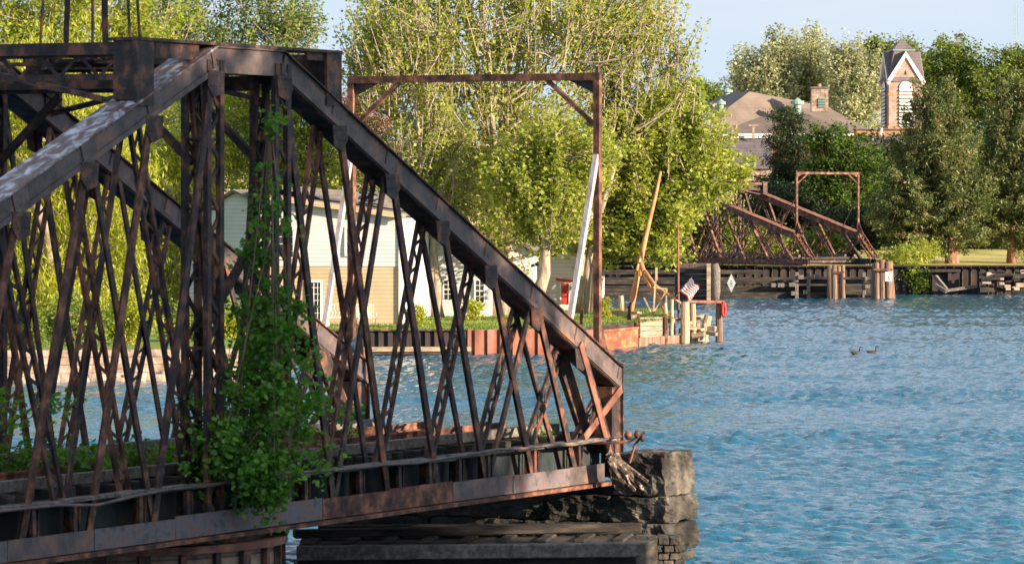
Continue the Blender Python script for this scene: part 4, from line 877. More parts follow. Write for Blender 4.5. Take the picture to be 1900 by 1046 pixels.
# parked car seen between the trunks
b = GX(915, 231, gz(231)); root = empty('parked_car', b, 'dark blue car parked on the grass beside the white cottage', 'car', 0)
prof = [(-2.1, .3), (-2.15, .75), (-1.9, .92), (-1.2, 1.0), (-.7, 1.42), (.7, 1.45), (1.3, 1.02), (2.0, .88), (2.15, .6), (2.1, .3)]
m = MB().prism([(x, -.85, z) for x, z in prof], (0, 1.7, 0)); m.build('body', 'car_paint', root, bevel=.06)
m = MB().prism([(-1.1, -.86, 1.0), (-.68, -.86, 1.36), (.66, -.86, 1.38), (1.15, -.86, 1.02)], (0, 1.72, 0)); m.build('window', 'glass_dark', root)
for x in (-1.35, 1.35):
    for y in (-.8, .8):
        w = MB().tube([(x, y - .12, .33), (x, y + .12, .33)], .33, 20).build('wheel', 'black_rubber', root)
        m = MB()
        for k in range(5): a = k * 1.2566; m.beam((x, y - .13, .33), (x + .22 * math.cos(a), y - .13, .33 + .22 * math.sin(a)), .07, .04, up=(0, 1, 0))
        ring = [(x + .23 * math.cos(t), y - .13, .33 + .23 * math.sin(t)) for t in np.linspace(0, 2 * math.pi, 17)]; m.tube(ring, .025, 5); m.build('rim', 'chrome', w)
for y in (-.6, .6): MB().box(2.0, 2.14, y - .15, y + .15, .62, .76).build('headlight', 'chrome', root)

# ------------------------------------------------------------------ trees on the near point
mt = make_tree
def G0(px, D, z=None): return GX(px, D, gz(D) if z is None else z)
mt('willow_tree', 'yellow green weeping willow behind the left end of the near bridge', G0(110, 205), [E(40, 330, 150, 290, 205), E(190, 400, 120, 220, 205), E(110, 200, 170, 160, 205), E(60, 560, 160, 110, 203)], 520, 52000, .42, (.30, .075), 'leaf_willow', 'bark_pale', 1, r0=.5, up=.1, droop=(.2, 0, -1.6), stems=2, flat=1.5)
mt('willow_tree', 'second pale willow between the near bridge tower and the left willow', G0(320, 234), [E(320, 330, 110, 170, 234), E(280, 480, 120, 130, 233), E(390, 270, 80, 120, 236)], 330, 30000, .42, (.28, .075), 'leaf_willow', 'bark_pale', 2, r0=.4, up=.1, droop=(.2, 0, -1.3), flat=1.4)
mt('cottonwood_tree', 'tall pale green cottonwood rising above the left end of the near bridge', G0(60, 250), [E(60, 60, 210, 190, 250), E(240, 60, 150, 130, 250), E(100, 250, 260, 130, 252)], 480, 46000, .38, (.24, .18), 'leaf_maple', 'bark_pale', 3, fan=.8, r0=.5, stems=2)
mt('cottonwood_tree', 'grey green cottonwood above the tower of the near bridge', G0(430, 262), [E(330, 40, 80, 90, 262), E(500, 30, 95, 75, 262), E(440, 160, 150, 110, 262), E(545, 60, 65, 50, 262), E(300, 120, 130, 120, 262)], 420, 38000, .38, (.20, .15), 'leaf_cotton', 'bark_pale', 4, fan=1.0, r0=.45, stems=2, nprim=12)
mt('maple_tree', 'bright yellow green maple behind the tower of the near bridge', G0(500, 238), [E(470, 250, 110, 130, 238), E(560, 290, 90, 110, 238), E(520, 200, 110, 90, 238), E(600, 330, 70, 60, 240)], 300, 26000, .42, (.19, .14), 'leaf_maple', 'bark_brown', 5, r0=.35)
mt('copper_beech', 'sparse reddish brown tree behind the left gantry post', G0(690, 245), [E(690, 200, 75, 70, 245), E(700, 300, 90, 80, 245), E(670, 240, 60, 80, 245)], 210, 9000, .36, (.16, .12), 'leaf_red', 'bark_pale', 6, r0=.25, stems=3, nprim=14, twig=.028, twigs=4)
mt('maple_tree', 'largest multi stemmed maple framed by the near gantry', G0(935, 226), [E(960, -80, 260, 100, 226), E(740, -20, 110, 90, 226), E(900, 60, 230, 120, 226), E(790, 170, 150, 110, 226), E(960, 220, 170, 130, 226), E(1080, 40, 130, 110, 226), E(860, 330, 150, 90, 225), E(960, 430, 90, 60, 224)], 620, 38000, .30, (.21, .155), 'leaf_maple', 'bark_pale', 7, fan=1.5, r0=.30, stems=5, nprim=40, twig=.035, twigs=3)
mt('maple_tree', 'airy maple with bare rising limbs left in the near gantry frame', G0(815, 222), [E(760, 90, 120, 110, 222), E(800, 300, 95, 110, 222), E(720, 380, 90, 60, 222), E(690, 110, 60, 60, 222)], 260, 12500, .28, (.21, .155), 'leaf_maple', 'bark_pale', 8, fan=1.5, r0=.26, stems=2, nprim=16, twig=.03, twigs=3)
mt('maple_tree', 'stout maple with low forking trunk beside the white shed', G0(1007, 219), [E(1020, 380, 90, 90, 219), E(960, 350, 80, 90, 219), E(1050, 290, 110, 80, 219)], 280, 20000, .30, (.24, .18), 'leaf_maple', 'bark_pale', 9, fan=.9, r0=.42, nprim=12)
mt('maple_tree', 'thin topped maple leaning right above the gantry post', G0(1075, 229), [E(1200, 60, 75, 80, 229), E(1130, 130, 100, 90, 229), E(1150, 30, 110, 50, 229), E(1255, 90, 45, 60, 229), E(1275, 150, 30, 30, 229)], 190, 7500, .26, (.20, .15), 'leaf_maple', 'bark_pale', 10, fan=1.6, r0=.27, stems=2, nprim=16, twig=.028, twigs=3)
mt('maple_tree', 'wide spreading maple whose low limbs overhang the water by the derrick', G0(1098, 231), [E(1150, 290, 110, 110, 231), E(1260, 270, 90, 70, 231), E(1320, 330, 75, 45, 231), E(1180, 400, 90, 70, 231), E(1290, 340, 85, 45, 231), E(1120, 450, 60, 45, 230), E(1240, 200, 70, 40, 232), E(1260, 390, 60, 40, 230), E(1230, 430, 55, 60, 229.5)], 640, 52000, .30, (.24, .18), 'leaf_maple', 'bark_pale', 11, fan=.8, r0=.40, nprim=20, twig=.028)
# shrubs along the left shore
for i, (px, py, rx, ry, D, n, lmn, lab) in enumerate([(20, 620, 60, 60, 180, 5000, 'leaf_green', 'dark leafy shrub on the shore at the left edge'), (130, 600, 70, 55, 184, 5000, 'leaf_cotton', 'green shrub on the shore below the left willow'), (240, 600, 60, 60, 186, 5000, 'leaf_willow', 'yellow green shrub above the pink stone wall'), (340, 610, 50, 45, 190, 4500, 'leaf_cotton', 'green shrub left of the grey house annex'), (440, 605, 40, 42, 196, 4500, 'leaf_willow', 'bright shrub below the grey house annex'), (535, 600, 40, 30, 207, 1600, 'leaf_cotton', 'small shrub at the left foot of the tan wall'), (772, 590, 14, 22, 209, 700, 'leaf_willow', 'little shrub at the right foot of the white house wall'), (882, 575, 22, 20, 218, 900, 'leaf_willow', 'small bright shrub under the cottage window'), (1122, 575, 9, 22, 222, 500, 'leaf_willow', 'tall weedy bush on the point beside the grassy edge')]):
    mt('shrub', lab, G0(px, D), [E(px, py, rx, ry, D)], max(14, n // 120), n, .3 if n > 1000 else .16, (.15, .10), lmn, 'bark_brown', 50 + i, r0=.05, cat='shrub', nprim=5, twig=.012)
# blades of grass on the point, as one ground cover
rng = np.random.default_rng(77); gx = rng.uniform(-9, 8.4, 60000); gy = rng.uniform(205.3, 236, 60000)
lim = np.where(gx < 2, 205.3 + (gx + 9.3) * .09, 206.4 + (gx - 2) * 2.45); ok = gy > lim + .3; gx, gy = gx[ok], gy[ok]
zc_ = 1.12 + (gy - 205) * .010; C = np.stack([gx, gy, zc_ + .03], 1)
o = fastmesh('grass_blades', leafverts(rng, C, .16, .035, .1, (0, 0, 2.5)), 4, 'leaf_cotton'); o['kind'] = 'stuff'; o['label'] = 'short sunlit grass on the point'

# ------------------------------------------------------------------ far side: fenders, piles, seawall
root = empty('fender_crib', GX(1300, 328), 'dark horizontal timber fender wall below the far bridge', 'fender')
rnd = random.Random(21)
for (y0, px0, px1, D, h, mm) in ((521, 1060, 1475, 333, .55, 'timber_dark'), (536, 1070, 1545, 332, .5, 'timber_dark'), (548, 1050, 1545, 331.5, .5, 'timber_dark'), (505, 1110, 1420, 334, .35, 'timber_dark'), (522, 1475, 1625, 331, .35, 'timber_dark'), (549, 1545, 1625, 331, .25, 'timber_dark')):
    m = MB(); m.beam(P(px0, y0, D + 1), P(px1, y0, D), .4, h); part(m, 'fender_timber', mm, root, bevel=.04)
m = MB()
for px, y in ((1435, 529), (1449, 529), (1470, 528), (1473, 544), (1495, 542), (1605, 517), (1607, 532), (1486, 514), (1515, 513)):
    q = P(px, y, 330.9); w = rnd.uniform(.3, .6); part(MB().box(q.x - w / 2, q.x + w / 2, q.y, q.y + .8, q.z - .17, q.z + .15), 'block', 'timber_grey', root, bevel=.03)
for px in (1478, 1500, 1603): part(MB().beam(P(px, 505, 331.2), P(px, 556, 331.2), .28, .28, up=(1, 0, 0)), 'upright', 'timber_grey', root, bevel=.03)
m = MB(); m.box(P(1480, 0, 335).x, P(1615, 0, 335).x, 334.5, 336, -1, 1.6); part(m, 'backing_wall', 'timber_dark', root)
# box fender, lighter top plank and uprights
root = empty('fender_box', GX(1290, 322), 'square planked fender stand with pale rounded upright at its right', 'fender')
for k in range(7): m = MB(); y = 490 + k * 10; m.beam(P(1254, y + 3, 323), P(1318, y + 3, 322), .35, .37); part(m, 'plank', 'timber_red' if k == 0 else 'timber_dark', root, bevel=.03)
m = MB(); m.beam(P(1315, 489, 321.6), P(1315, 560, 321.6), .26, .3, up=(1, 0, 0)); part(m, 'edge_post', 'timber', root)
m = MB(); m.tube([P(1327, 560, 321.8), P(1328, 540, 321.8), P(1328, 500, 321.8), P(1326, 489, 321.8)], [.3, .36, .36, .26], 10); part(m, 'fender_log', 'timber_grey', root, smooth=True)
m = MB(); m.box(P(1256, 0, 323).x, P(1316, 0, 323).x, 323.4, 327, -1, P(0, 492, 323).z); part(m, 'core', 'timber_dark', root)
def cluster(name, label, items, D, m='timber_red', band=None):
    root = empty(name, GX(items[0][0], D), label, 'pile cluster')
    for i, (px, y0, w, ln, dd) in enumerate(items):
        a = P(px, 558, D + dd); b = P(px + ln, y0, D + dd); r = w * D / FPX / 2
        mm = MB().tube([a, a.lerp(b, .5), b - Vector((0, 0, .06)), b], [r * 1.05, r, r * .95, r * .75], 10); part(mm, 'pile', m, root, smooth=False)
    if band:
        mm = MB(); mm.beam(P(band[0], band[2], D - .55), P(band[1], band[2], D - .55), .06, .13); part(mm, 'iron_band', 'steel_rust', root)
    return root
cluster('mooring_dolphin', 'cluster of tall reddish piles bound with a band beside the far bridge end', [(1622, 488, 13, 2, .6), (1628, 487, 11, -1, 0), (1638, 482, 12, -1, 0), (1650, 485, 12, -2, -.1), (1657, 486, 9, -5, .2), (1645, 488, 12, 0, .7), (1634, 484, 11, 0, .8)], 329, band=(1621, 1656, 500))
cluster('mooring_dolphin', 'group of timber piles bolted together in front of the far bridge', [(1541, 492, 13, 0, .5), (1549, 491, 10, -1, -.2), (1565, 492, 8, -1, -.1), (1556, 494, 9, 0, .6)], 330, 'timber_red', band=(1545, 1567, 505))
def text_mesh(txt, size, m, name, parent, loc):
    cu = bpy.data.curves.new('lettering', 'FONT'); cu.body = txt; cu.size = size; cu.extrude = .005; cu.align_x = 'CENTER'; cu.align_y = 'CENTER'
    t = bpy.data.objects.new('lettering', cu); COL.objects.link(t); dg = bpy.context.evaluated_depsgraph_get(); me = bpy.data.meshes.new_from_object(t.evaluated_get(dg)); bpy.data.objects.remove(t)
    o = bpy.data.objects.new(name, me); COL.objects.link(o); me.materials.clear(); me.materials.append(MATS[m]); o.parent = parent; o.location = loc; o.rotation_euler = (math.radians(90), 0, 0); return o
b = P(1649, 513, 328.05); root = empty('number_sign', b, 'white square sign reading 5 on the mooring dolphin', 'sign')
m = MB().box(-.27, .27, -.0, .04, -.36, .36); m.build('board', 'white_sign', root); text_mesh('5', .42, 'ink', 'numeral', root, (0, -.012, -.16)); text_mesh('SLOW', .13, 'ink', 'lettering', root, (0, -.012, .2)) if False else None
b = P(1357, 525, 331); root = empty('diamond_sign', b, 'grey white diamond shaped board on the dark timber fender', 'sign')
m = MB().prism([(0, 0, .72), (.33, 0, 0), (0, 0, -.72), (-.33, 0, 0)], (0, .04, 0)); m.build('board', 'diamond_sign', root)
m = MB()
for z, w in ((.16, .1), (.04, .2), (-.08, .2), (-.2, .1)): m.box(-w / 2, w / 2, -.012, -.004, z - .025, z + .025)
m.build('marking', 'ink', root)
# seawall
root = wall_run('far_seawall', 'long dark sheet pile seawall along the far bank', 'seawall', [(-60, 349.3), (6, 349.3), (60, 349.3)], 2.25, .3, 'dark_sheet', corrug=.35)
m = MB(); m.beam((-60, 349.0, 2.28), (60, 349.0, 2.28), .5, .12); part(m, 'cap_beam', 'timber_dark', root)
root = empty('collapsed_dock', GX(1850, 347), 'collapsed dark dock timbers against the far seawall at the right edge', 'dock')
m = MB(); rnd = random.Random(31)
for k in range(34):
    px = rnd.uniform(1815, 1915); y = rnd.uniform(503, 546); D = 346.5 + rnd.uniform(-.8, .8); m.beam(P(px, y, D), P(px + rnd.uniform(20, 60), y + rnd.uniform(-4, 4), D + rnd.uniform(-.5, .5)), .3, rnd.uniform(.2, .45))
part(m, 'timber', 'timber_dark', root, bevel=.03)
m = MB()
for k in range(14):
    px = rnd.uniform(1818, 1910); y = rnd.uniform(498, 540); q = P(px, y, 345.9); s = rnd.uniform(.12, .4); m.box(q.x - s, q.x + s, q.y, q.y + .5, q.z - s * .5, q.z + s * .5)
part(m, 'rubble_block', 'rock', root, bevel=.04)
root = empty('seawall_outlet', GX(1760, 348), 'dark outlet frame with fallen grey beams in the far seawall', 'outlet')
m = MB(); m.beam(P(1728, 502, 347.8), P(1782, 502, 347.8), .5, .22); m.beam(P(1762, 504, 347.9), P(1762, 545, 347.9), .35, .3, up=(1, 0, 0)); m.box(P(1730, 0, 348).x, P(1780, 0, 348).x, 348.1, 348.6, -.5, 2.0); part(m, 'frame', 'dark_sheet', root)
m = MB(); m.beam(P(1735, 512, 347.2), P(1758, 540, 346.6), .35, .3); m.beam(P(1734, 528, 346.9), P(1756, 541, 346.4), .3, .3); m.beam(P(1750, 540, 346.6), P(1812, 531, 347), .3, .25); part(m, 'fallen_beam', 'timber_grey', root, bevel=.03)

# ------------------------------------------------------------------ monastery on the rise
def monastery():
    D = 455; k = D / FPX
    root = empty('brick_monastery', GX(1480, D, fz(30, D)), 'large brown hipped roof building with orange brick walls on the hill', 'building')
    def q(px, py, dd=0): return P(px, py, D + dd)
    # main hipped roof: peak, left slate face, front face
    pk = q(1391, 170); e = lambda px, py, dd: q(px, py, dd)
    m = MB(); m.add([q(1391, 170), q(1352, 199, -3), q(1322, 204, -3), q(1322, 250, -8), q(1600, 250, -8), q(1455, 200, 2)], [(0, 1, 2, 3, 4, 5)]); part(m, 'main_roof', 'roof_brown', root)
    m = MB(); A_, B_, C_, D_ = q(1391, 170), q(1352, 199, -7), q(1284, 203, 8), q(1350, 172, 12)
    m.add([A_, q(1352, 199, -3), q(1322, 204, -3), q(1282, 206, 8), q(1350, 173, 10)], [(0, 1, 2, 3, 4)]); part(m, 'side_roof', 'roof_slate', root)
    m = MB(); m.add([q(1391, 170), q(1455, 200, 2), q(1560, 203, 12), q(1350, 173.5, 12)], [(0, 1, 2, 3)]); m.add([q(1455, 200.2, 2.1), q(1600, 250, -8), q(1615, 243, 6), q(1540, 201, 10)], [(0, 1, 2, 3)]); part(m, 'wing_roof', 'roof_brown', root)
    m = MB(); z1 = q(0, 250, -8).z; x0, x1 = q(1272, 0, -7).x, q(1600, 0, -8).x; m.box(x0 + .3, x1 - .3, D - 7.6, D + 14, fz(30, D) - 1, z1 + .05); part(m, 'wall', 'brick_orange', root)
    m = MB(); m.box(x0, x1, D - 8.3, D - 8.0, z1 - .12, z1 + .1); part(m, 'gutter', 'trim_white', root)
    # lower front range
    m = MB(); xa, xb = P(1340, 0, 440).x, P(1430, 0, 440).x; za = P(0, 256, 440).z; m.prism([(xa, 434, za - 3.2), (xa, 440, za), (xa, 446, za - .4)], (xb - xa, 0, 0)); part(m, 'lower_roof', 'roof_slate', root)
    m = MB(); m.box(xa, xb, 439.7, 440.3, za - .02, za + .12); part(m, 'parapet', 'trim_white', root)
    m = MB(); m.box(xa + .2, xb - .2, 434.4, 445, fz(30, 440) - 1, za - 3.15); part(m, 'lower_wall', 'stone_pink', root)
    xa, xb = P(1590, 0, 440).x, P(1690, 0, 440).x; z0, z1, z2 = P(0, 275, 440).z, P(0, 254, 440).z, P(0, 241, 440).z
    m = MB(); m.prism([(xa, 436, z0 - .6), (xa, 440, z1), (xa, 444, z1 - .2)], (xb - xa, 0, 0)); part(m, 'front_roof', 'roof_slate', root)
    m = MB(); m.box(xa, xb, 440.2, 444, z0, z2); part(m, 'front_wall', 'brick_orange', root)
    m = MB(); m.box(xa - .1, xb + .1, 440, 444.2, z2, z2 + .12); m.box(xa, xb, 439.9, 440.1, z1 - .02, z1 + .1); part(m, 'coping', 'roof_slate', root)
    m = MB(); m.box(xa + .2, xb - .2, 436.4, 444, fz(30, 440) - 1, z0 - .55); part(m, 'front_lower_wall', 'brick_orange', root)
    for px, w, y0, y1 in ((1636, .22, 236, 254),): m = MB(); m.box(P(px, 0, 439).x - w / 2, P(px, 0, 439).x + w / 2, 438.9, 439.2, P(0, y1, 439).z, P(0, y0, 439).z); part(m, 'vent_pipe', 'trim_white', root)
    for px in (1360, 1366, 1398):
        m = MB(); x = P(px, 0, 439).x; m.box(x - .12, x + .12, 438.9, 439.1, za - .1, P(0, 232, 439).z)
        if px == 1398: m.box(x - .5, x + .5, 438.85, 438.95, P(0, 234, 439).z, P(0, 232, 439).z + .02)
        part(m, 'vent_pipe', 'stone_pink', root)
    # chimney
    x0, x1 = q(1504, 0).x, q(1535, 0).x; zt = q(0, 165).z; m = MB(); m.box(x0, x1, D - 1.5, D, q(0, 208).z, zt); ch = part(m, 'chimney', 'stone_pink', root)
    m = MB(); m.box(x0 - .12, x1 + .12, D - 1.65, D + .15, zt, zt + .18); m.build('cap', 'roof_slate', ch).location = (0, 0, 0)
    ch.children[0].data.transform(Matrix.Translation(-Vector(root.location)))
    xl, xr, zl0, zl1 = q(1516, 0).x, q(1529, 0).x, q(0, 201).z, q(0, 183).z
    m = MB(); m.box(xl, xr, D - 1.56, D - 1.52, zl0, zl1); lv = part(m, 'louvre', 'ink', root)
    m = MB()
    for i in range(6): z = zl0 + (zl1 - zl0) * (i + .5) / 6; m.box(xl, xr, D - 1.62, D - 1.57, z - .05, z + .03)
    part(m, 'slat', 'copper', root)
    m = MB(); m.tube([(q(1519, 0).x, D - .8, zt + .18), (q(1519, 0).x, D - .8, zt + .5)], .22, 8); part(m, 'chimney_pot', 'brick_orange', root)
    # copper ventilators
    for px, y0, y1, w in ((1476, 184, 204, 1.25), (1356, 160, 174, 1.1), (1335, 186, 203, .9)):
        x = q(px, 0).x; za, zb2 = q(0, y1).z, q(0, y0).z; dz = zb2 - za; dd = -3 if px != 1356 else 8
        m = MB(); m.tube([(x, D + dd, za - .5), (x, D + dd, za + dz * .5)], w * .32, 12); m.tube([(x, D + dd, za + dz * .45), (x, D + dd, za + dz * .75), (x, D + dd, za + dz * .8), (x, D + dd, za + dz * 1.05)], [w * .55, w * .58, w * .35, .05], 14); part(m, 'ventilator', 'copper', root)
    # cross
    x = q(1303, 0).x; m = MB(); m.box(x - .09, x + .09, D + 4.9, D + 5.1, q(0, 196, 5).z, q(0, 162, 5).z); m.box(x - .38, x + .38, D + 4.91, D + 5.09, q(0, 172, 5).z, q(0, 169, 5).z); m.tube([(x, D + 5, q(0, 196, 5).z - .5), (x, D + 5, q(0, 188, 5).z)], [.3, .1], 8); part(m, 'cross', 'copper', root)
    return root
monastery()
def tower():
    D = 462; k = D / FPX; th = math.radians(8)   # front face turned so the right side gets the sun
    cx = (1676 - CX) * k; c = Vector((cx, D + 2, 0)); ca, sa = math.cos(th), math.sin(th)
    zb, ze, zs, zt, za = fz(42, D) - 1, P(0, 148, D).z, P(0, 137, D).z, P(0, 92, D).z, P(0, 71, D).z
    root = empty('bell_tower', (c.x, c.y, zb), 'pink brick bell tower with slate roof, steep gables and white arched louvres', 'tower')
    H = 1.82
    def q(x, y, z): return (x * ca - y * sa, x * sa + y * ca, z - zb)
    def bx(m, x0, x1, y0, y1, z0, z1, mi=0): vs = [q(x, y, z) for z in (z0, z1) for y in (y0, y1) for x in (x0, x1)]; m.add(vs, [(0, 2, 3, 1), (4, 5, 7, 6), (0, 1, 5, 4), (2, 6, 7, 3), (0, 4, 6, 2), (1, 3, 7, 5)], mi)
    m = MB(); bx(m, -H, H, -H, H, zb, ze); m.build('shaft', 'brick_pink', root)
    m = MB(); zz = P(0, 178, D).z; bx(m, -H - .06, H + .06, -H - .06, H + .06, zz, zz + .3); zz = P(0, 238, D).z; bx(m, -H - .1, H + .1, -H - .1, H + .1, zz - .1, zz + .25); m.build('belt_course', 'brick_orange', root)
    gt = P(0, 98, D).z
    for rot in range(4):
        a = rot * math.pi / 2
        def r(x, y, z): return q(x * math.cos(a) - y * math.sin(a), x * math.sin(a) + y * math.cos(a), z)
        m = MB(); m.add([r(-H, -H - .02, ze - .3), r(H, -H - .02, ze - .3), r(H * .98, -H - .02, ze), r(0, -H - .02, gt - .25), r(-H * .98, -H - .02, ze), r(-H, -H + .3, ze - .3), r(H, -H + .3, ze - .3), r(H * .98, -H + .3, ze), r(0, -H + .3, gt - .25), r(-H * .98, -H + .3, ze)], [(0, 1, 2, 3, 4), (9, 8, 7, 6, 5)] + [(i, (i + 1) % 5, 5 + (i + 1) % 5, 5 + i) for i in range(5)]); m.build('gable', 'brick_pink', root)
        m = MB()
        for s in (-1, 1):
            vs = [(s * (H + .35), ze - .25), (s * .0, gt + .15), (0, gt - .42), (s * (H + .05), ze - .55)]
            v3 = [r(x, -H - .22, z) for x, z in vs] + [r(x, -H + .12, z) for x, z in vs]
            m.add(v3, [(0, 1, 2, 3), (7, 6, 5, 4), (0, 4, 5, 1), (1, 5, 6, 2), (2, 6, 7, 3), (3, 7, 4, 0)])
        m.build('bargeboard', 'trim_white', root)
        m = MB()
        for s in (-1, 1): v3 = [r(s * (H + .35), -H - .2, ze - .22), r(0, -H - .2, gt + .18), r(0, -.2, gt + .18), r(s * (H + .1), -.2, ze - .22)]; m.add(v3, [(0, 1, 2, 3)])
        m.build('gable_roof', 'roof_slate', root)
        # arched louvred opening
        w = .72; z0, z1 = P(0, 236, D).z, P(0, 163, D).z
        pts = [(-w, z0), (w, z0), (w, z1)] + [(w * math.cos(t), z1 + w * 1.0 * math.sin(t)) for t in np.linspace(.2, math.pi - .2, 9)] + [(-w, z1)]
        m = MB(); n = len(pts); m.add([r(x, -H - .05, z) for x, z in pts], [tuple(range(n))]); op = m.build('belfry_opening', 'shingle_grey', root)
        m = MB(); nl = 11
        for i in range(nl):
            z = z0 + (z1 - z0) * (i + .15) / nl; m.add([r(-w, -H - .26, z), r(w, -H - .26, z), r(w, -H - .08, z + .24), r(-w, -H - .08, z + .24), r(-w, -H - .22, z - .02), r(w, -H - .22, z - .02)], [(0, 1, 2, 3), (0, 4, 5, 1)])
        hp = [(w * .97, z1)] + [(w * .97 * math.cos(t), z1 + w * .97 * math.sin(t)) for t in np.linspace(.1, math.pi - .1, 10)] + [(-w * .97, z1)]; m.add([r(x, -H - .15, z) for x, z in hp], [tuple(range(len(hp)))])
        m.build('louvre', 'trim_white', op)
        m = MB(); m.add([r(.9, -H - .06, ze - .1), r(1.0, -H - .06, ze), r(.9, -H - .06, ze + .1)], [(0, 1, 2)])
        m.build('corner_mark', 'brick_orange', op)
        m = MB(); v3 = [r(-.14, -H - .06, ze + .55), r(.14, -H - .06, ze + .55), r(0, -H - .06, ze + 1.05)]; m.add(v3, [(0, 1, 2)]); m.build('gable_vent', 'ink', root)
    m = MB(); T = 1.05; s = H + .12; vs = [q(x * s, y * s, ze - .1) for x, y in ((-1, -1), (1, -1), (1, 1), (-1, 1))] + [q(x * T, y * T, zt) for x, y in ((-1, -1), (1, -1), (1, 1), (-1, 1))]
    m.add(vs, [(0, 1, 5, 4), (1, 2, 6, 5), (2, 3, 7, 6), (3, 0, 4, 7), (4, 5, 6, 7)]); m.build('roof', 'roof_slate', root)
    m = MB(); T2_ = T + .16; m.add([q(x * T2_, y * T2_, zt + .0) for x, y in ((-1, -1), (1, -1), (1, 1), (-1, 1))] + [q(0, 0, za)], [(0, 1, 4), (1, 2, 4), (2, 3, 4), (3, 0, 4), (3, 2, 1, 0)]); m.build('spire_cap', 'roof_slate', root)
    m = MB(); bx(m, -T2_ - .03, T2_ + .03, -T2_ - .03, T2_ + .03, zt - .1, zt - .0); m.build('eave_trim', 'copper', root)
    m = MB(); m.tube([q(0, 0, za - .1), q(0, 0, za + 1.1)], [.05, .02], 6); m.beam(q(-.2, 0, za + .7), q(.2, 0, za + .7), .03, .03); m.build('finial', 'copper', root)
tower()
# radio mast
b = GX(1885, 900, 10); root = empty('radio_mast', b, 'faint red and white radio mast above the trees at the right edge', 'mast')
m = MB(); k = 900 / FPX; n = 26; z1 = 50.5 - 10
for s in ((-.4, -.4), (.4, -.4), (0, .5)): m.tube([(s[0], s[1], 0), (s[0], s[1], z1 * .97)], .04, 4)
for i in range(60): z = i * z1 / 60; m.beam((-.4, -.4, z), (.4, -.4, z + z1 / 60), .03, .03); 
m.build('lattice', 'copper', root)
m = MB()
for i in range(0, 8, 2): m.box(-.3, .3, -.46, -.43, i * z1 / 8 + .3, (i + .0) * z1 / 8 + .9)
m.build('band', 'rust_sheet', root)

# houses and hedges on the far lawn
def far_house(px, y0, y1, w, D, label, nm='far_house'):
    b = GX(px, D, P(0, y1, D).z - .3); root = empty(nm, b, label, 'house'); h = (y1 - y0) * D / FPX
    m = MB().box(-w / 2, w / 2, 0, 5, 0, h); m.build('wall', 'siding_grey', root)
    m = MB().prism([(-w / 2 - .3, -.3, h), (w / 2 + .3, -.3, h), (w / 2 + .3, 2.5, h + 1.6), (-w / 2 - .3, 2.5, h + 1.6)], (0, .05, .12)); m.add([(-w / 2 - .3, 5.3, h), (w / 2 + .3, 5.3, h), (w / 2 + .3, 2.5, h + 1.6), (-w / 2 - .3, 2.5, h + 1.6)], [(0, 1, 2, 3)]); m.build('roof', 'shingle_grey', root)
    for i in range(3):
        x = -w / 2 + w * (i + .5) / 3; f = MB().box(x - .35, x + .35, -.05, -.01, h * .35, h * .8).build('window', 'glass_dark', root)
        m = MB(); m.box(x - .42, x - .35, -.08, -.01, h * .33, h * .82); m.box(x + .35, x + .42, -.08, -.01, h * .33, h * .82); m.box(x - .42, x + .42, -.08, -.01, h * .8, h * .84); m.build('frame', 'trim_white', f)
    m = MB()
    for i in range(4): x = -w / 2 + w * i / 3; m.box(x - .07, x + .07, -1.2, -1.06, 0, h * .85)
    m.box(-w / 2 - .1, w / 2 + .1, -1.3, -.1, h * .85, h * .9); m.build('porch', 'trim_white', root)
far_house(1626, 405, 455, 4.5, 415, 'pale house half hidden between the bridge end and the pine')
far_house(1862, 400, 462, 7, 412, 'pale porch house behind the right pine trunk')

# ------------------------------------------------------------------ far trees
def F0(px, D): return GX(px, D, fz((px - CX) / FPX * D, D) - .05)
PN = dict(needle=True, flat=.55, cat='tree')
def cone(px, y0, y1, w, D, n=6):
    out = []
    for i in range(n):
        t = (i + .5) / n; y = y0 + (y1 - y0) * t; r = w * (.28 + .85 * t ** .8 if t < .72 else 1.0 - .3 * (t - .72) / .28); out.append(E(px, y, r, (y1 - y0) / n * .75, D))
    return out
mt('pine_tree', 'tall broad pine with a double trunk on the far lawn', F0(1763, 362), cone(1738, 165, 455, 108, 362) + [E(1690, 405, 75, 45, 362), E(1780, 360, 60, 60, 362)], 520, 80000, .34, (.34, .10), 'leaf_pine', 'bark_pine', 20, fan=1.1, shell=.4, r0=.40, nprim=20, lean=(.5, 0), **PN)
mt('pine_tree', 'tall pine with a single trunk at the right edge of the far lawn', F0(1877, 366), cone(1885, 170, 450, 104, 366) + [E(1840, 390, 50, 40, 366)], 520, 80000, .34, (.34, .10), 'leaf_pine', 'bark_pine', 21, fan=1.1, shell=.4, r0=.40, nprim=20, **PN)
b = F0(1772, 362.5); m = MB().tube([b - Vector((0, 0, .3)), P(1772, 470, 362.5), P(1768, 430, 362.5)], [.42, .32, .22], 9)
o = m.build('second_trunk', 'bark_pine', None, smooth=True)
pr_ = [x for x in bpy.data.objects if x.name == 'pine_tree'][0]; o.data.transform(Matrix.Translation(-pr_.location)); o.parent = pr_
mt('spruce_tree', 'dark blue green spruce standing before the monastery roof', F0(1458, 392), cone(1462, 205, 440, 78, 392), 420, 38000, .42, (.28, .09), 'leaf_dark', 'bark_brown', 22, r0=.3, nprim=14, **PN)
mt('maple_tree', 'bright green round tree between the spruce and the big pine', F0(1580, 386), [E(1550, 280, 60, 55, 386), E(1600, 310, 55, 60, 386), E(1570, 380, 75, 70, 386), E(1540, 330, 50, 60, 386), E(1520, 250, 20, 18, 386)], 330, 26000, .42, (.26, .20), 'leaf_bright', 'bark_brown', 23, r0=.35)
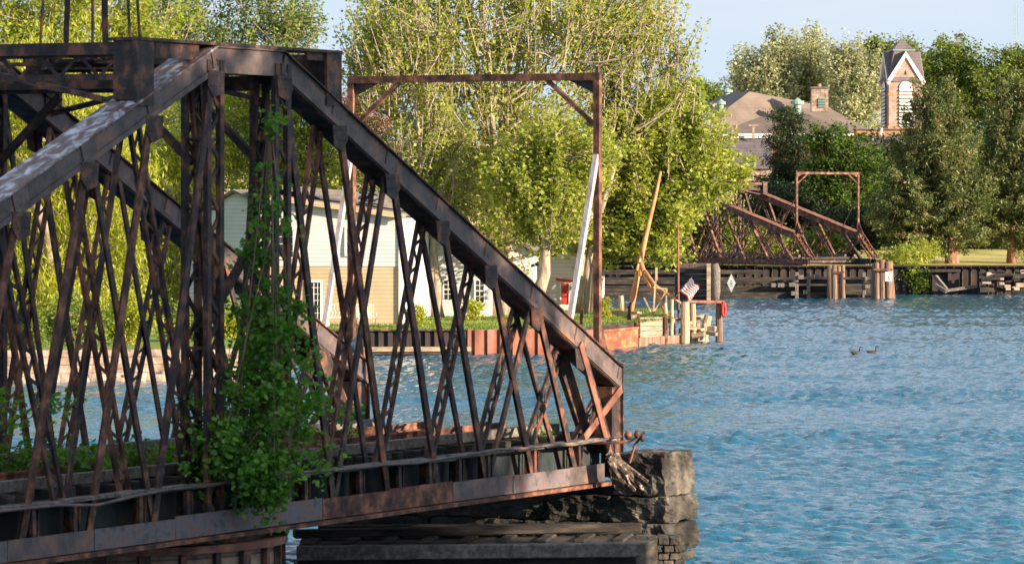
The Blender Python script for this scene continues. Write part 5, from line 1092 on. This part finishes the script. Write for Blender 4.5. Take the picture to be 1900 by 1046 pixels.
mt('maple_tree', 'dark green tree in shadow behind the far gantry', F0(1440, 380), [E(1440, 400, 70, 70, 380), E(1500, 420, 60, 60, 380), E(1380, 440, 50, 50, 380)], 260, 18000, .45, (.28, .20), 'leaf_dark', 'bark_brown', 24, r0=.35)
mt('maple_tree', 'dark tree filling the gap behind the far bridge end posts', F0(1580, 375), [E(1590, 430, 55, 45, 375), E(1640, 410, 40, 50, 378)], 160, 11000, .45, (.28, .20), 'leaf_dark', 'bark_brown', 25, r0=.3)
SV = dict(nprim=14, twig=.03)
mt('poplar_tree', 'tall silver leaved poplar rising left behind the monastery roof', F0(1440, 492), [E(1420, 160, 60, 75, 492), E(1380, 150, 30, 45, 492), E(1450, 110, 45, 50, 492), E(1440, 210, 80, 50, 492)], 300, 22000, .5, (.34, .25), 'leaf_silver', 'bark_pale', 26, fan=1.4, r0=.4, **SV)
mt('poplar_tree', 'silver green poplar directly above the monastery chimney', F0(1510, 495), [E(1500, 110, 45, 50, 495), E(1520, 160, 55, 60, 495), E(1490, 200, 60, 45, 495)], 260, 18000, .5, (.34, .25), 'leaf_silver', 'bark_pale', 27, fan=1.4, r0=.4, **SV)
mt('poplar_tree', 'silver poplar between the chimney and the bell tower', F0(1590, 488), [E(1585, 130, 45, 50, 488), E(1590, 190, 60, 60, 488), E(1560, 110, 25, 28, 488), E(1620, 150, 25, 60, 488)], 260, 18000, .5, (.34, .25), 'leaf_silver', 'bark_pale', 28, fan=1.4, r0=.4, **SV)
mt('oak_tree', 'green oak crown just behind the bell tower', F0(1650, 520), [E(1640, 100, 45, 28, 520), E(1680, 130, 60, 60, 520), E(1620, 90, 25, 18, 520)], 180, 12000, .5, (.34, .26), 'leaf_green', 'bark_brown', 29, r0=.4)
mt('oak_tree', 'broad green oak right of the bell tower', F0(1760, 505), [E(1765, 110, 55, 45, 505), E(1740, 150, 60, 60, 505), E(1790, 170, 60, 70, 505), E(1750, 230, 80, 60, 505)], 320, 24000, .5, (.34, .26), 'leaf_green', 'bark_brown', 30, r0=.45)
mt('oak_tree', 'green oak reaching the right edge under the radio mast', F0(1870, 500), [E(1870, 130, 60, 40, 500), E(1900, 120, 50, 40, 500), E(1850, 190, 80, 70, 500), E(1900, 230, 60, 70, 500)], 320, 24000, .5, (.34, .26), 'leaf_green', 'bark_brown', 31, r0=.45)
mt('oak_tree', 'low distant green tree behind the copper cross', F0(1300, 520), [E(1300, 178, 50, 28, 520), E(1250, 200, 50, 30, 520), E(1345, 185, 30, 25, 520)], 150, 10000, .5, (.34, .26), 'leaf_green', 'bark_brown', 32, r0=.3)
mt('bare_tree', 'nearly bare distant tree between the maple and the cross', F0(1250, 500), [E(1245, 135, 35, 30, 500), E(1255, 165, 45, 25, 500)], 80, 500, .5, (.3, .2), 'leaf_maple', 'bark_brown', 33, r0=.2, stems=3, nprim=14, twig=.02, twigs=5)
mt('shrub', 'sunlit shrub spilling over the seawall beside the mooring dolphin', F0(1690, 353), [E(1675, 480, 45, 20, 352), E(1710, 465, 35, 18, 353), E(1690, 505, 22, 18, 349.8)], 90, 7000, .32, (.20, .14), 'leaf_maple', 'bark_brown', 34, r0=.08, cat='shrub', nprim=6)
mt('shrub', 'dark creeper hanging on the far seawall below the pine', F0(1715, 350), [E(1712, 525, 20, 20, 349)], 40, 3000, .25, (.20, .14), 'leaf_green', 'bark_brown', 35, r0=.05, cat='shrub', nprim=4)
for i, (px, py, rx, ry, D, lab) in enumerate([(1240, 430, 60, 60, 356, 'dark bank shrub behind the pole derrick'), (1340, 430, 60, 60, 356, 'leafy green bank bush seen through the far truss'), (1150, 470, 50, 40, 354, 'dark bank bush at the left end of the far fender'), (1420, 450, 40, 30, 358, 'low bush behind the end of the far near side truss'), (1520, 450, 60, 28, 372, 'low bush under the far gantry')]):
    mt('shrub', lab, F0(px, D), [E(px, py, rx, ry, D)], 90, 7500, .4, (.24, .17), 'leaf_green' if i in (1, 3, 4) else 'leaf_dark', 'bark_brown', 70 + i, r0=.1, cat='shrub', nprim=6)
for i, (px0, px1, D) in enumerate(((1610, 1700, 404), (1700, 1790, 404), (1790, 1920, 404))):
    c = (px0 + px1) / 2; mt('hedge', ['clipped dark hedge left of the double pine trunk', 'clipped dark hedge between the two pine trunks', 'clipped dark hedge behind the right pine trunk'][i], F0(c, D), [E(c, 455, (px1 - px0) / 2, 22, D, 1.2), E(c, 440, (px1 - px0) / 2.2, 22, D + 3, 1.2)], 160, 12000, .4, (.24, .17), 'leaf_dark', 'bark_brown', 80 + i, r0=.1, cat='hedge', nprim=6)
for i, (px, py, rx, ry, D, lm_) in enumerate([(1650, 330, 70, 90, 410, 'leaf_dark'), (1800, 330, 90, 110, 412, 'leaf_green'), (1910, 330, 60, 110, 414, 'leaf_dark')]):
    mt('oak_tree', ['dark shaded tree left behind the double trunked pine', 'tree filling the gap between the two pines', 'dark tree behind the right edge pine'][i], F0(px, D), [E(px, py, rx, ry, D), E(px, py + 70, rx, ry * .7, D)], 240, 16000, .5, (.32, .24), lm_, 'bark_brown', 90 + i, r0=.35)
for i, px in enumerate((-120, 100, 330, 560, 800, 1010, 1180)):
    mt('oak_tree', ['distant', 'rounded', 'broad', 'tall', 'dense', 'leafy', 'shadowy'][i] + ' green tree of the far left bank hidden by the near point, number ' + ['one', 'two', 'three', 'four', 'five', 'six', 'seven'][i] if False else ['farthest left wood tree seen behind the willow', 'wood tree behind the left willow trunk', 'wood tree behind the second willow', 'wood tree behind the grey annex roof', 'wood tree behind the cottage roof', 'wood tree behind the white shed', 'wood tree behind the derrick pole'][i], F0(px, 370), [E(px, 330, 130, 110, 370), E(px, 430, 130, 70, 370)], 200, 13000, .6, (.34, .26), 'leaf_green', 'bark_brown', 100 + i, r0=.4)

# unseen trees added on the near bank to shade the bridge in the low sun
for i, (x, y, r) in enumerate(((50, 19, 6.5), (52, 26, 7), (50, 33, 7), (52, 40, 6.8), (50.5, 46.2, 5.8), (62, 22, 7), (64, 32, 7))):
    mt('oak_tree', ['first', 'second', 'third', 'fourth', 'fifth', 'sixth', 'seventh'][i] + ' added shade oak of the near bank row' if False else 'tall unseen oak added on the near bank to shade the bridge', (x, y, 1.4), ([(Vector((x, y, 22)), (r, r, 7)), (Vector((x, y, 13)), (r * .95, r * .95, 6)), (Vector((x, y, 5)), (r * .8, r * .8, 3.5))] if r > 0 else [(Vector((x, y, 11)), (-r, -r, 4.2)), (Vector((x, y, 5)), (-r, -r, 3.5))]), 300, 15000, .8, (.8, .65), 'leaf_green', 'bark_brown', 130 + i, r0=.5, group='oaks along the near bank')

# ------------------------------------------------------------------ geese
def goose(px, py, label, rz):
    D = CAMZ * FPX / (py + 5 - HY); b = GX(px, D, 0); root = empty('goose', b, label, 'goose', rz, 'geese swimming'); root.scale = (.72, .72, .8)
    MB().tube([(-.38, 0, .17), (-.30, 0, .13), (-.18, 0, .09), (0, 0, .07), (.14, 0, .08), (.22, 0, .12), (.25, 0, .17)], [.015, .06, .11, .14, .12, .08, .05], 12).build('body', 'goose_brown', root, smooth=True)
    MB().tube([(.20, 0, .12), (.24, 0, .2), (.25, 0, .32), (.27, 0, .40), (.33, 0, .43), (.38, 0, .42), (.45, 0, .40)], [.06, .045, .034, .036, .045, .03, .008], 10).build('neck', 'goose_black', root, smooth=True)
    MB().tube([(.30, 0, .385), (.33, 0, .40)], [.03, .044], 8).build('cheek_patch', 'trim_white', root)
goose(1588, 652, 'left one of two dark geese on the river', 0.1); goose(1618, 651, 'right one of two dark geese on the river', -0.1)
